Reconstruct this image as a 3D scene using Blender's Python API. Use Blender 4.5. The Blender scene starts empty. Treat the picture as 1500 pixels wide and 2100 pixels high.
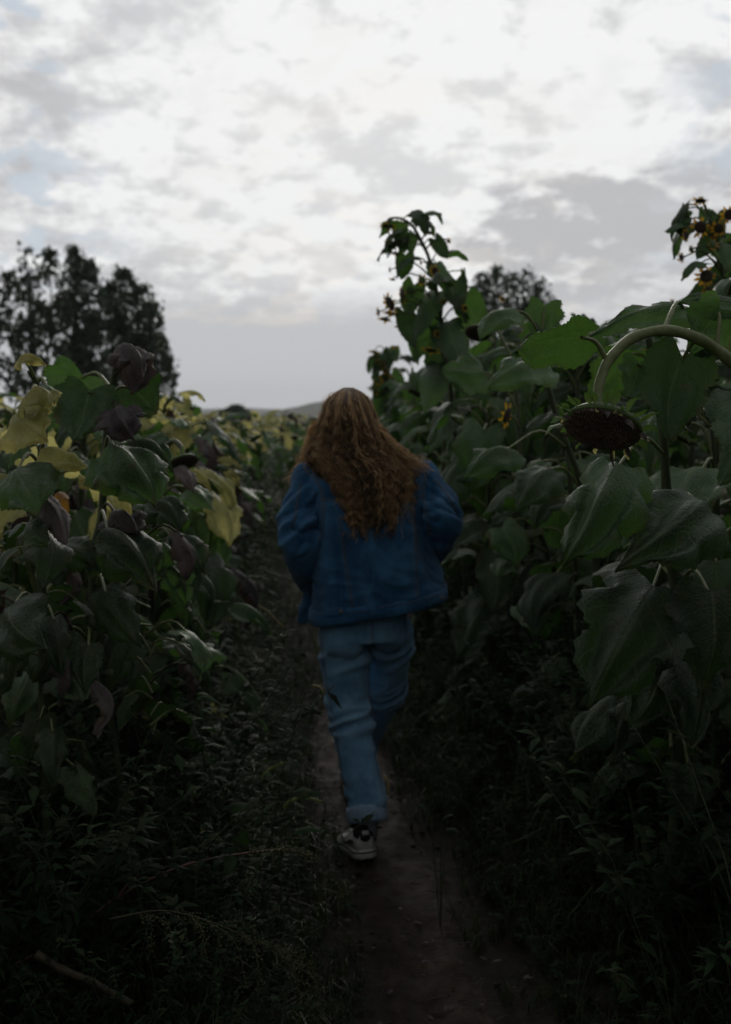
import bpy, math, random
import numpy as np
from mathutils import Vector, noise as mnoise
from mathutils.bvhtree import BVHTree
SC = bpy.context.scene
COL = SC.collection
R = math.radians

# ------------------------------------------------------------------ camera
CAMZ, PITCH, FPX = 1.6, R(5.6), 2100 * 35 / 36.0
cd = bpy.data.cameras.new('camera'); cam = bpy.data.objects.new('camera', cd); COL.objects.link(cam)
cam.location = (0, 0, CAMZ); cam.rotation_euler = (R(90) - PITCH, 0, 0)
cd.sensor_fit = 'VERTICAL'; cd.sensor_height = 36; cd.sensor_width = 36; cd.lens = 35
cd.clip_start = 0.05; cd.clip_end = 20000
cd.dof.use_dof = True; cd.dof.focus_distance = 2.0; cd.dof.aperture_fstop = 3.6; cd.dof.aperture_blades = 0
SC.camera = cam

def P(u, v, Y):
    """point of the place seen at photo pixel (u, v) on the plane y = Y"""
    xc, yc = (u - 750) / FPX, (1050 - v) / FPX
    dy = math.cos(PITCH) + yc * math.sin(PITCH); dz = -math.sin(PITCH) + yc * math.cos(PITCH)
    k = Y / dy
    return np.array((xc * k, Y, CAMZ + dz * k))

# ------------------------------------------------------------------ world, sun, exposure
SUN_EL, SUN_AZ = R(15.5), R(1.5)
sd = Vector((math.sin(SUN_AZ) * math.cos(SUN_EL), math.cos(SUN_AZ) * math.cos(SUN_EL), math.sin(SUN_EL)))
W = bpy.data.worlds.new('World'); SC.world = W; W.use_nodes = True
nt = W.node_tree; nt.nodes.clear()
class NT:
    """tiny node-building helper"""
    def __init__(s, tree): s.t = tree
    def n(s, typ, ins=(), **kw):
        nd = s.t.nodes.new(typ)
        for k, v in kw.items(): setattr(nd, k, v)
        for k, v in (ins.items() if isinstance(ins, dict) else enumerate(ins)):
            if v is None: continue
            if isinstance(v, bpy.types.NodeSocket): s.t.links.new(v, nd.inputs[k])
            else: nd.inputs[k].default_value = v
        return nd
    def m(s, op, a, b=None, c=None, clamp=False):
        return s.n('ShaderNodeMath', [a, b, c], operation=op, use_clamp=clamp).outputs[0]
    def mr(s, v, a, b, c=0.0, d=1.0, smooth=False):
        return s.n('ShaderNodeMapRange', [v, a, b, c, d], interpolation_type='SMOOTHSTEP' if smooth else 'LINEAR').outputs[0]
    def mix(s, f, a, b):
        nd = s.n('ShaderNodeMix', data_type='RGBA')
        for k, v in ((0, f), (6, a), (7, b)):
            if isinstance(v, bpy.types.NodeSocket): s.t.links.new(v, nd.inputs[k])
            elif k == 0: nd.inputs[0].default_value = v
            else: nd.inputs[k].default_value = tuple(v) + (1,) if len(v) == 3 else v
        return nd.outputs[2]
    def noise(s, vec, scale, detail=4, rough=.55, dist=0.0):
        return s.n('ShaderNodeTexNoise', {'Vector': vec, 'Scale': scale, 'Detail': detail, 'Roughness': rough, 'Distortion': dist}).outputs[0]
b = NT(nt)
d = b.n('ShaderNodeTexCoord').outputs['Generated']
sx = b.n('ShaderNodeSeparateXYZ', [d]).outputs
zc = b.m('ADD', b.m('MAXIMUM', sx[2], 0.0), 0.34)
pl = b.n('ShaderNodeCombineXYZ', [b.m('DIVIDE', sx[0], zc), b.m('DIVIDE', sx[1], zc), 0.0]).outputs[0]
pl = b.n('ShaderNodeVectorMath', [pl, (3.7, 1.9, 0.0)], operation='ADD').outputs[0]
big = b.noise(pl, 2.6, 3, .5, .2)
puff = b.noise(pl, 12.5, 10, .60, .12)
gap = b.noise(b.n('ShaderNodeVectorMath', [pl, (9.0, 4.0, 3.0)], operation='ADD').outputs[0], 8.5, 8, .6, .15)
tone = b.m('ADD', b.m('MULTIPLY', big, .58), b.m('MULTIPLY', puff, .62))
# a darker cloud bank low on the right, ragged by the same noise
bx = b.m('DIVIDE', b.m('SUBTRACT', sx[0], .25), .17); bz = b.m('DIVIDE', b.m('SUBTRACT', sx[2], .165), .062)
bank = b.m('ADD', b.m('ADD', b.m('MULTIPLY', bx, bx), b.m('MULTIPLY', bz, bz)), b.m('MULTIPLY', b.m('SUBTRACT', puff, .5), 2.2))
bank = b.mr(bank, .2, 1.5, 1.0, 0.0, smooth=True)
sdot = b.n('ShaderNodeVectorMath', [d, tuple(sd)], operation='DOT_PRODUCT').outputs['Value']
fall = b.mr(sdot, -.2, .985, .36, 1.0, smooth=True)
glow = b.mr(sdot, .94, .997, smooth=True)
bright = b.mr(tone, .49, .72, smooth=True)
bright = b.m('ADD', bright, b.m('MULTIPLY', glow, .50))
bright = b.m('SUBTRACT', bright, b.m('MULTIPLY', bank, .75), clamp=True)
low = b.mr(b.m('ADD', sx[2], b.m('MULTIPLY', b.m('SUBTRACT', puff, .5), .05)), .085, .135, smooth=True)
ccol = b.mix(bright, (.53, .53, .545), (.935, .937, .937))
veil = b.m('MULTIPLY', b.mr(gap, .39, .51, 1.0, 0.0, smooth=True), b.mr(glow, 0, .6, .85, .12))
ccol = b.mix(veil, ccol, (.55, .63, .72))
ccol = b.mix(low, b.mix(b.mr(sx[2], .0, .09, smooth=True), (.63, .635, .655), (.575, .58, .60)), ccol)
ccol = b.n('ShaderNodeVectorMath', {0: ccol, 'Scale': fall}, operation='SCALE').outputs[0]
sky = b.n('ShaderNodeTexSky', sky_type='NISHITA', sun_disc=False, sun_elevation=SUN_EL, sun_rotation=SUN_AZ, air_density=1.2, dust_density=1.5, ozone_density=1.5)
bg1 = b.n('ShaderNodeBackground', [sky.outputs[0], .05])
bg2 = b.n('ShaderNodeBackground', [ccol, 1.0])
cov = b.m('MAXIMUM', b.mr(gap, .40, .52, .95, 1.0, smooth=True), b.m('SUBTRACT', 1.0, low))
mx = b.n('ShaderNodeMixShader', [cov, bg1.outputs[0], bg2.outputs[0]])
b.n('ShaderNodeOutputWorld', [mx.outputs[0]])
sl = bpy.data.lights.new('sun', 'SUN'); sl.energy = 1.1; sl.angle = R(22); sl.color = (1, .95, .88)
so = bpy.data.objects.new('sun', sl); COL.objects.link(so)
so.rotation_euler = (-sd).to_track_quat('-Z', 'Y').to_euler()
vs = SC.view_settings; vs.view_transform = 'Standard'; vs.look = 'None'; vs.exposure = 0.0; vs.gamma = 1; vs.use_curve_mapping = False
SC.render.engine = 'CYCLES'
cy = SC.cycles; cy.use_denoising = True; cy.max_bounces = 8; cy.diffuse_bounces = 4; cy.glossy_bounces = 2
cy.transmission_bounces = 4; cy.volume_bounces = 1; cy.caustics_reflective = False; cy.caustics_refractive = False
cy.sample_clamp_indirect = 4

# ------------------------------------------------------------------ helpers: geometry
rng = np.random.default_rng(7)
rnd = random.Random(11)
class Geo:
    """vertices, quads/tris (last index -1 for a tri), material index per face, uv and a random value per vertex"""
    def __init__(s, V=None, F=None, M=0, UV=None, A=.5):
        s.V = np.zeros((0, 3)) if V is None else np.asarray(V, float)
        s.F = np.zeros((0, 4), int) if F is None else np.asarray(F, int)
        if s.F.shape[1] == 3: s.F = np.hstack([s.F, -np.ones((len(s.F), 1), int)])
        s.M = np.full(len(s.F), M) if np.isscalar(M) else np.asarray(M)
        s.UV = np.full((len(s.V), 2), .5) if UV is None else np.asarray(UV, float)
        s.A = np.full(len(s.V), A) if np.isscalar(A) else np.asarray(A)
    def copy(s): return Geo(s.V.copy(), s.F, s.M, s.UV, s.A.copy())
    def tf(s, loc=(0, 0, 0), rot=None, sc=1.0, a=None):
        V = s.V * sc
        if rot is not None: V = V @ np.asarray(rot).T
        return Geo(V + np.asarray(loc), s.F, s.M, s.UV, s.A if a is None else np.full(len(V), a))
def merge(gs):
    gs = [g for g in gs if len(g.V)]
    off = np.cumsum([0] + [len(g.V) for g in gs])
    F = np.vstack([np.where(g.F < 0, -1, g.F + o) for g, o in zip(gs, off)])
    return Geo(np.vstack([g.V for g in gs]), F, np.concatenate([g.M for g in gs]), np.vstack([g.UV for g in gs]), np.concatenate([g.A for g in gs]))
def rz(a): c, s = math.cos(a), math.sin(a); return np.array(((c, -s, 0), (s, c, 0), (0, 0, 1)))
def rx(a): c, s = math.cos(a), math.sin(a); return np.array(((1, 0, 0), (0, c, -s), (0, s, c)))
def ry(a): c, s = math.cos(a), math.sin(a); return np.array(((c, 0, s), (0, 1, 0), (-s, 0, c)))
def nrm(v): v = np.asarray(v, float); return v / (np.linalg.norm(v) + 1e-12)
def to_mesh(name, g, mats, smooth=True):
    me = bpy.data.meshes.new(name)
    me.vertices.add(len(g.V)); me.vertices.foreach_set('co', g.V.astype(np.float32).ravel())
    fl = g.F.ravel(); loops = fl[fl >= 0].astype(np.int32); tot = (g.F >= 0).sum(1).astype(np.int32)
    me.loops.add(len(loops)); me.loops.foreach_set('vertex_index', loops)
    me.polygons.add(len(tot)); st = np.concatenate([[0], np.cumsum(tot)[:-1]]).astype(np.int32)
    me.polygons.foreach_set('loop_start', st); me.polygons.foreach_set('loop_total', tot)
    me.polygons.foreach_set('material_index', g.M.astype(np.int32))
    me.polygons.foreach_set('use_smooth', np.full(len(tot), smooth))
    uv = me.uv_layers.new(name='UVMap'); uv.data.foreach_set('uv', g.UV[loops].astype(np.float32).ravel())
    at = me.attributes.new('rnd', 'FLOAT', 'POINT'); at.data.foreach_set('value', g.A.astype(np.float32))
    for m in (mats if isinstance(mats, (list, tuple)) else [mats]): me.materials.append(m)
    me.update(calc_edges=True); me.validate()
    return me
def link(name, me, parent=None, loc=(0, 0, 0), rot=(0, 0, 0), sc=1.0):
    o = bpy.data.objects.new(name, me); COL.objects.link(o)
    o.location = loc; o.rotation_euler = rot; o.scale = (sc, sc, sc)
    if parent is not None: o.parent = parent
    return o
def tag(o, label=None, cat=None, group=None, kind=None):
    for k, v in (('label', label), ('category', cat), ('group', group), ('kind', kind)):
        if v: o[k] = v
    return o
def part(name, g, mats, root, smooth=True):
    """geometry given in world coordinates, hung under root (whose world position is known)"""
    o = root; off = np.zeros(3)
    while o is not None: off += np.array(o.location); o = o.parent
    return link(name, to_mesh(name, g.tf(-off), mats, smooth), root)
def thing(name, loc, label, cat, group=None):
    o = bpy.data.objects.new(name, None); COL.objects.link(o); o.location = loc; o.empty_display_size = .1
    return tag(o, label, cat, group)

def bez(pts, n):
    """smooth Catmull-Rom curve through pts, n samples"""
    p = np.asarray(pts, float); p = np.vstack([2 * p[0] - p[1], p, 2 * p[-1] - p[-2]])
    k = len(p) - 3; t = np.linspace(0, k - 1e-9, n); i = t.astype(int); f = (t - i)[:, None]
    a, b_, c, d_ = p[i], p[i + 1], p[i + 2], p[i + 3]
    return .5 * (2 * b_ + (c - a) * f + (2 * a - 5 * b_ + 4 * c - d_) * f ** 2 + (3 * b_ - a - 3 * c + d_) * f ** 3)
def frames(C):
    T = np.gradient(C, axis=0); T /= np.linalg.norm(T, axis=1)[:, None] + 1e-12
    N = np.zeros_like(T); a = np.array((1., 0, 0)) if abs(T[0, 0]) < .9 else np.array((0, 1., 0))
    n = nrm(a - T[0] * (a @ T[0]))
    for i in range(len(C)):
        n = nrm(n - T[i] * (n @ T[i])); N[i] = n
    return T, N, np.cross(T, N)
def tube(C, r, sides=6, cap=True, M=0, A=.5):
    C = np.asarray(C, float); n = len(C); r = np.broadcast_to(np.asarray(r, float), (n,))
    T, N, B = frames(C); an = np.arange(sides) * 2 * np.pi / sides
    V = (C[:, None] + r[:, None, None] * (np.cos(an)[None, :, None] * N[:, None] + np.sin(an)[None, :, None] * B[:, None])).reshape(-1, 3)
    i = np.arange(n - 1)[:, None] * sides; j = np.arange(sides)[None]; j2 = (j + 1) % sides
    F = np.stack([i + j, i + j2, i + sides + j2, i + sides + j], -1).reshape(-1, 4)
    UV = np.stack([np.tile(an / 6.283, n), np.repeat(np.linspace(0, 1, n), sides)], -1)
    if cap:
        V = np.vstack([V, C[0], C[-1]]); UV = np.vstack([UV, (.5, 0), (.5, 1)]); k = n * sides
        jj = np.arange(sides); e = (n - 1) * sides; mm = -np.ones(sides, int)
        F = np.vstack([F, np.stack([np.full(sides, k), (jj + 1) % sides, jj, mm], -1), np.stack([np.full(sides, k + 1), e + jj, e + (jj + 1) % sides, mm], -1)])
    return Geo(V, F, M, UV, A)
def loft(rings, cap=True, M=0):
    """rings: list of (k,3) arrays"""
    n, k = len(rings), len(rings[0]); V = np.vstack(rings)
    i = np.arange(n - 1)[:, None] * k; j = np.arange(k)[None]; j2 = (j + 1) % k
    F = np.stack([i + j, i + j2, i + k + j2, i + k + j], -1).reshape(-1, 4)
    if cap:
        V = np.vstack([V, rings[0].mean(0), rings[-1].mean(0)]); jj = np.arange(k); e = (n - 1) * k; mm = -np.ones(k, int)
        F = np.vstack([F, np.stack([np.full(k, n * k), (jj + 1) % k, jj, mm], -1), np.stack([np.full(k, n * k + 1), e + jj, e + (jj + 1) % k, mm], -1)])
    return Geo(V, F, M)
def sphere(c, r, nu=16, nv=10):
    r = np.broadcast_to(np.asarray(r, float), (3,)); rings = []
    for t in np.linspace(.02, np.pi - .02, nv):
        a = np.arange(nu) * 2 * np.pi / nu
        rings.append(np.asarray(c) + np.stack([np.sin(t) * np.cos(a) * r[0], np.sin(t) * np.sin(a) * r[1], np.full(nu, -np.cos(t) * r[2])], -1))
    return loft(rings)
def blade(base, tip, hint, width, nu=8, nv=12, sag=.1, fold=.15, wav=.06, serr=.0, seed=0, lobe=.17, pucker=0.0, M=0, narrow=False, rib=0.0):
    """a leaf blade from base to tip; hint is roughly its upper side; heart shaped unless narrow"""
    r = np.random.default_rng(seed)
    base, tip = np.asarray(base, float), np.asarray(tip, float); L = np.linalg.norm(tip - base)
    ax = nrm(tip - base); h = nrm(np.asarray(hint, float) - ax * (np.asarray(hint, float) @ ax)); sd_ = np.cross(ax, h)
    t = np.linspace(0, 1, nv + 1); s = np.linspace(-1, 1, nu + 1)
    mid = base + ax * (L * t)[:, None] + h * (sag * L * 4 * t * (1 - t))[:, None] + sd_ * (L * .06 * r.normal() * np.sin(t * 3.1))[:, None]
    T = np.gradient(mid, axis=0); T /= np.linalg.norm(T, axis=1)[:, None]
    S = np.tile(sd_, (nv + 1, 1)); S -= T * (S * T).sum(1)[:, None]; N = np.cross(S, T)
    if narrow: w = np.sin(np.pi * np.clip(t * .97 + .03, 0, 1) ** .75) ** .8
    else: w = (1 - t ** 1.7) ** 1.05 * (.60 + .78 * t ** .7) / .83
    w = np.maximum(w * width * .5, .0015)
    tw = r.uniform(-.35, .35)
    s2 = np.abs(s)
    along = np.zeros((nv + 1, nu + 1))
    if not narrow: along = -lobe * L * ((1 - t) ** 2.2)[:, None] * np.sin(np.pi * np.minimum(s2 * .62, 1))[None] ** 1.2
    X = s[None] * w[:, None] * (1 - .25 * fold * s2[None])
    ph = r.uniform(0, 6.28, 4)
    Z = w[:, None] * (-fold * s2[None] ** 1.3 + tw * s[None] * t[:, None]) + wav * width * (s2[None] ** 2) * np.sin(t[:, None] * (9 + 4 * r.random()) + ph[0] + (s[None] > 0) * ph[1])
    if pucker: Z = Z + pucker * width * np.abs(np.sin((t[:, None] - .35 * s2[None]) * 19)) * np.sin(np.pi * np.clip(s2[None], 0, 1)) + pucker * width * .8 * np.sin(s[None] * 9 + ph[2]) * np.sin(t[:, None] * 12 + ph[3])
    if rib:
        rp = r.uniform(2.1, 2.7); env_ = np.clip(.25 + 1.1 * t, 0, 1)[:, None]
        Z = Z + rib * w[:, None] * np.cos(np.pi * rp * s[None] + .4 * np.sin(t[:, None] * 5 + ph[2])) * env_
        X = X * (1 + .9 * rib * np.cos(np.pi * 6 * t[:, None] + ph[3]) * s2[None] ** 3)
        along = along + .10 * L * rib * 2 * s2[None] ** 2 * np.sin(np.pi * 6 * t[:, None] + ph[3])
    if serr:
        sgn = np.where(np.arange(nv + 1) % 2 == 0, 1, -1)[:, None] * (s2[None] > .999) * serr
        X = X * (1 + sgn); along = along + sgn * L * .12 * (t[:, None] < .97)
    V = mid[:, None] + S[:, None] * X[..., None] + N[:, None] * Z[..., None] + T[:, None] * along[..., None]
    i = np.arange(nv)[:, None] * (nu + 1); j = np.arange(nu)[None]
    F = np.stack([i + j, i + j + 1, i + nu + 2 + j, i + nu + 1 + j], -1).reshape(-1, 4)
    UV = np.stack([np.tile(s * .5 + .5, (nv + 1, 1)), np.tile(t[:, None], (1, nu + 1))], -1).reshape(-1, 2)
    return Geo(V.reshape(-1, 3), F, M, UV)

# ------------------------------------------------------------------ materials
def new_mat(name):
    m = bpy.data.materials.new(name); m.use_nodes = True; m.node_tree.nodes.clear()
    return m, NT(m.node_tree)
def leaf_mat(name, dark, light, vein, trans, tfac=.35, rough=.5, veins=True, spec=.4, var=.3):
    m, b = new_mat(name)
    tc = b.n('ShaderNodeTexCoord').outputs; uv = b.n('ShaderNodeSeparateXYZ', [tc['UV']]).outputs
    rr = b.m('FRACT', b.m('ADD', b.n('ShaderNodeObjectInfo').outputs['Random'], b.n('ShaderNodeAttribute', attribute_name='rnd').outputs['Fac']))
    n1 = b.noise(tc['Object'], 9, 5, .6); n2 = b.noise(tc['Object'], 45, 3, .6)
    col = b.mix(b.mr(b.m('ADD', n1, b.m('MULTIPLY', b.m('SUBTRACT', rr, .5), .35)), .35, .65), dark, light)
    vo = b.n('ShaderNodeTexVoronoi', {'Vector': tc['Object'], 'Scale': 75.0}, feature='DISTANCE_TO_EDGE').outputs['Distance']
    cell = b.mr(vo, 0.0, .16, 0, 1, smooth=True)
    col = b.mix(b.m('MULTIPLY', b.m('SUBTRACT', 1.0, cell), .22), col, vein) if veins else col
    hgt = b.m('ADD', b.m('MULTIPLY', n2, .35), b.m('MULTIPLY', cell, .38 if veins else 0.0))
    if veins:
        s = b.m('ABSOLUTE', b.m('MULTIPLY', b.m('SUBTRACT', uv[0], .5), 2.0))
        midr = b.mr(s, .015, .06, 1.0, 0.0)
        q = b.m('FRACT', b.m('MULTIPLY', b.m('SUBTRACT', uv[1], b.m('MULTIPLY', s, .30)), 6.5))
        lat = b.m('MULTIPLY', b.mr(b.m('ABSOLUTE', b.m('SUBTRACT', q, .5)), .44, .49), b.mr(s, .75, 1.0, 1.0, .2))
        vm = b.m('MAXIMUM', midr, b.m('MULTIPLY', lat, .75))
        col = b.mix(b.m('MULTIPLY', vm, .65), col, vein)
        hgt = b.m('SUBTRACT', hgt, b.m('MULTIPLY', vm, .8))
    if veins:
        edge = b.m('MAXIMUM', s, b.mr(uv[1], .55, 1.0, .3, 1.0))
        edge = b.mr(b.m('ADD', edge, b.m('MULTIPLY', b.m('SUBTRACT', n1, .5), 1.1)), .86, 1.02, smooth=True)
        col = b.mix(b.m('MULTIPLY', edge, b.mr(b.m('FRACT', b.m('MULTIPLY', rr, 3.7)), .3, 1, 0, .8)), col, (.13, .095, .045))
    spots = b.mr(b.noise(tc['Object'], 30, 3, .55), .62, .70)
    col = b.mix(b.m('MULTIPLY', spots, .6), col, (.08, .055, .03))
    col = b.n('ShaderNodeHueSaturation', {'Hue': b.mr(rr, 0, 1, .487, .51), 'Saturation': 1.0, 'Value': b.mr(b.m('FRACT', b.m('MULTIPLY', rr, 7.3)), 0, 1, 1 - var, 1 + var), 'Color': col}).outputs[0]
    bump = b.n('ShaderNodeBump', {'Strength': .6, 'Distance': .005, 'Height': hgt}).outputs[0]
    p = b.n('ShaderNodeBsdfPrincipled', {'Base Color': col, 'Roughness': rough, 'Specular IOR Level': spec, 'Normal': bump})
    tcol = b.mix(.75, col, trans)
    tr = b.n('ShaderNodeBsdfTranslucent', {'Color': tcol, 'Normal': bump})
    mx = b.n('ShaderNodeMixShader', [tfac, p.outputs[0], tr.outputs[0]])
    b.n('ShaderNodeOutputMaterial', [mx.outputs[0]])
    return m
def plain(name, c1, c2, scale=20, rough=.7, spec=.3, bump=.3, dist=.003, stretch=(1, 1, 1), detail=5, coord='Object', lo=.35, hi=.65):
    m, b = new_mat(name)
    tc = b.n('ShaderNodeTexCoord').outputs[coord]
    v = b.n('ShaderNodeVectorMath', [tc, stretch], operation='MULTIPLY').outputs[0]
    n1 = b.noise(v, scale, detail, .6)
    col = b.mix(b.mr(n1, lo, hi), c1, c2)
    bp = b.n('ShaderNodeBump', {'Strength': bump, 'Distance': dist, 'Height': n1}).outputs[0]
    p = b.n('ShaderNodeBsdfPrincipled', {'Base Color': col, 'Roughness': rough, 'Specular IOR Level': spec, 'Normal': bp})
    b.n('ShaderNodeOutputMaterial', [p.outputs[0]])
    return m
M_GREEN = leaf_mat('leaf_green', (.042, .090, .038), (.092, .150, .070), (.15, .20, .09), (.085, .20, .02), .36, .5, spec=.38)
M_DEEP = leaf_mat('leaf_deep_green_shaded', (.019, .043, .019), (.042, .076, .035), (.12, .16, .08), (.055, .12, .02), .26, .52, spec=.38)  # deep green, darkened further so low leaves carry shade in their colour
M_YELLOW = leaf_mat('leaf_yellow', (.13, .17, .05), (.62, .57, .22), (.5, .45, .2), (.66, .60, .2), .5, .6)
M_DRY = leaf_mat('leaf_withered', (.040, .032, .034), (.13, .105, .105), (.14, .11, .10), (.08, .05, .04), .15, .7)
M_WEED = leaf_mat('weed_leaf', (.010, .020, .009), (.025, .044, .018), (.08, .11, .05), (.03, .07, .012), .3, .75, veins=False, spec=.12, var=.45)
M_GRASS = leaf_mat('grass_blade', (.014, .022, .009), (.046, .054, .020), (.08, .11, .05), (.06, .10, .015), .3, .6, veins=False, spec=.2, var=.5)
M_TREE = leaf_mat('tree_leaf', (.030, .050, .026), (.055, .080, .040), (0, 0, 0), (.045, .075, .02), .2, .55, veins=False)
M_STEM = plain('sunflower_stem', (.030, .045, .020), (.078, .095, .044), 60, .55, .4, .3, .002, (1, 1, .15))
M_PETIOLE = plain('petiole', (.11, .14, .05), (.19, .20, .09), 60, .5, .4, .2, .002)
M_DRYSTEM = plain('dry_stem', (.022, .019, .011), (.062, .052, .030), 50, .7, .3)
M_REDSTEM = plain('red_stem', (.055, .026, .020), (.12, .055, .038), 40, .5, .4)
M_PETAL = leaf_mat('petal_yellow', (.50, .23, .012), (.70, .36, .02), (.6, .3, .02), (.85, .48, .03), .35, .5, veins=False, var=.15)
M_SEED = plain('seed_head', (.02, .014, .011), (.085, .06, .042), 180, .6, .3, .6, .004)
M_BRACT = leaf_mat('bract', (.07, .12, .04), (.13, .19, .06), (.1, .1, .05), (.11, .2, .03), .35, .5, veins=False)
M_BARK = plain('bark', (.025, .022, .018), (.06, .052, .042), 4, .9, .2, .8, .05, (1, 1, .2))
M_SEEDSPIKE = plain('weed_seed_spike', (.06, .07, .035), (.17, .16, .09), 90, .8, .2)

# ------------------------------------------------------------------ ground, path, hills
def path_x(y): return .50 - .125 * min(y, 9.5) + .03 * math.sin(y * .9) + (0 if y < 9.5 else .055 * (y - 9.5))
def ground_h(x, y):
    dx = abs(x - path_x(y))
    k = min(1, max(0, (dx - .18) / .5))
    return .07 * k * k * (3 - 2 * k) + .03 * mnoise.noise((x * 1.7, y * 1.7, 0)) * (.3 + k) + .012 * mnoise.noise((x * 9, y * 9, 3))
def grid_sheet(xs, ys, fz):
    nx, ny = len(xs), len(ys)
    V = np.array([(x, y, fz(x, y)) for y in ys for x in xs])
    i = np.arange(ny - 1)[:, None] * nx; j = np.arange(nx - 1)[None]
    return Geo(V, np.stack([i + j, i + j + 1, i + nx + j + 1, i + nx + j], -1).reshape(-1, 4))
M_SOIL = plain('soil', (.010, .008, .006), (.026, .020, .015), 7, .9, .25, .9, .03, detail=9)
M_DIRT = plain('path_dirt', (.011, .0070, .0048), (.038, .026, .018), 14, .85, .3, .9, .02, detail=10)
M_MEADOW = plain('far_meadow', (.035, .05, .022), (.075, .085, .04), .02, .9, .2, .0, detail=8)
M_HILL = plain('hill_wood', (.022, .032, .022), (.05, .062, .036), .012, .95, .1, .0, detail=10)
xs = np.concatenate([np.linspace(-9, -1.6, 24), np.linspace(-1.5, 1.6, 75), np.linspace(1.75, 9, 22)])
ys = np.concatenate([np.linspace(-6, 1.9, 20), np.linspace(2, 9, 150), np.linspace(9.2, 40, 60)])
tag(link('ground', to_mesh('ground', grid_sheet(xs, ys, ground_h), M_SOIL)), kind='structure')
def far_fz(x, y):
    if -9.2 < x < 9.2 and -6.2 < y < 40.2: return -.12
    return -.10 + (.0 if y < 300 else -.0)
fx = np.concatenate([-np.geomspace(6000, 9.5, 14), [-9.0, 0, 9.0], np.geomspace(9.5, 6000, 14)])
fy = np.concatenate([np.linspace(-3000, -10, 8), [-6.0, 0, 10, 20, 30, 40.0], np.geomspace(44, 6500, 20)])
tag(link('meadow', to_mesh('meadow', grid_sheet(fx, fy, far_fz), M_MEADOW)), kind='structure')
# trodden dirt path, 4 mm proud of the soil, ragged edges
pv, py = [], np.concatenate([np.linspace(-3, 2, 14), np.linspace(2.05, 10, 170), np.linspace(10.2, 30, 40)])
for y in py:
    wl = .15 + .09 * mnoise.noise((y * 1.9, 1, 0)) + .04 * mnoise.noise((y * 7, 1, 0)); wr = .17 + .09 * mnoise.noise((y * 1.7, 9, 0)) + .04 * mnoise.noise((y * 7, 5, 0))
    for s in np.linspace(-1, 1, 22):
        x = path_x(y) + s * (wl if s < 0 else wr)
        lump = .024 * mnoise.noise((x * 14, y * 14, 2)) + .011 * mnoise.noise((x * 37, y * 37, 2)) + .020 * max(0, mnoise.noise((x * 6, y * 5, 8)))
        e = 1 - abs(s) ** 6
        pv.append((x, y, ground_h(x, y) + (.006 + lump + .006) * e - .004 * (1 - e)))
n = len(py); i = np.arange(n - 1)[:, None] * 22; j = np.arange(21)[None]
tag(link('dirt_path', to_mesh('dirt_path', Geo(pv, np.stack([i + j, i + j + 1, i + 23 + j, i + 22 + j], -1).reshape(-1, 4)), M_DIRT)), kind='structure')
def ridge(name, Y, pts, depth, seed):
    xs_ = np.linspace(pts[0][0], pts[-1][0], 120); rows = []
    us = [p[0] for p in pts]; vs_ = [p[1] for p in pts]
    top = [P(u, np.interp(u, us, vs_) + 1.5 * mnoise.noise((u * .03, seed, 0)) + 1.2 * mnoise.noise((u * .15, seed, 4)), Y) for u in xs_]
    for k, f in enumerate(np.linspace(0, 1, 7)):
        rows.append(np.array([(t[0] * (1 - depth * (1 - f) * .5 / 1), Y * (1 - depth * (1 - f)), -2 + (t[2] + 2) * math.sin(f * 1.5708) ** 1.3 + (f < 1) * f * 3 * mnoise.noise((t[0] * .01, f * 6, seed))) for t in top]))
    rows.append(np.array([(t[0], Y * 1.25, -2) for t in top]))
    V = np.vstack(rows); m = 120; i = np.arange(len(rows) - 1)[:, None] * m; j = np.arange(m - 1)[None]
    return tag(link(name, to_mesh(name, Geo(V, np.stack([i + j, i + j + 1, i + m + 1 + j, i + m + j], -1).reshape(-1, 4)), M_HILL)), kind='structure')
ridge('hill', 1500, [(-700, 846), (300, 852), (440, 856), (530, 852), (590, 838), (650, 826), (730, 818), (900, 812), (1300, 830), (2200, 848)], .35, 1)
ridge('hill', 3600, [(-900, 842), (200, 842), (430, 838), (520, 836), (640, 842), (1000, 846), (2400, 842)], .3, 5)

# haze: one closed box of even air
hb = Geo([(x, y, z) for z in (-4, 165) for y in (-150, 6300) for x in (-5200, 5200)], [(0, 2, 3, 1), (4, 5, 7, 6), (0, 1, 5, 4), (1, 3, 7, 5), (3, 2, 6, 7), (2, 0, 4, 6)])
mh = bpy.data.materials.new('haze_air'); mh.use_nodes = True; mh.node_tree.nodes.clear(); b = NT(mh.node_tree)
pvn = b.n('ShaderNodeVolumePrincipled', {'Color': (.92, .95, 1, 1), 'Density': .00013, 'Anisotropy': .2})
ou = b.n('ShaderNodeOutputMaterial'); mh.node_tree.links.new(pvn.outputs[0], ou.inputs['Volume'])
tag(link('haze', to_mesh('haze', hb, mh, False)), kind='stuff')

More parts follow.
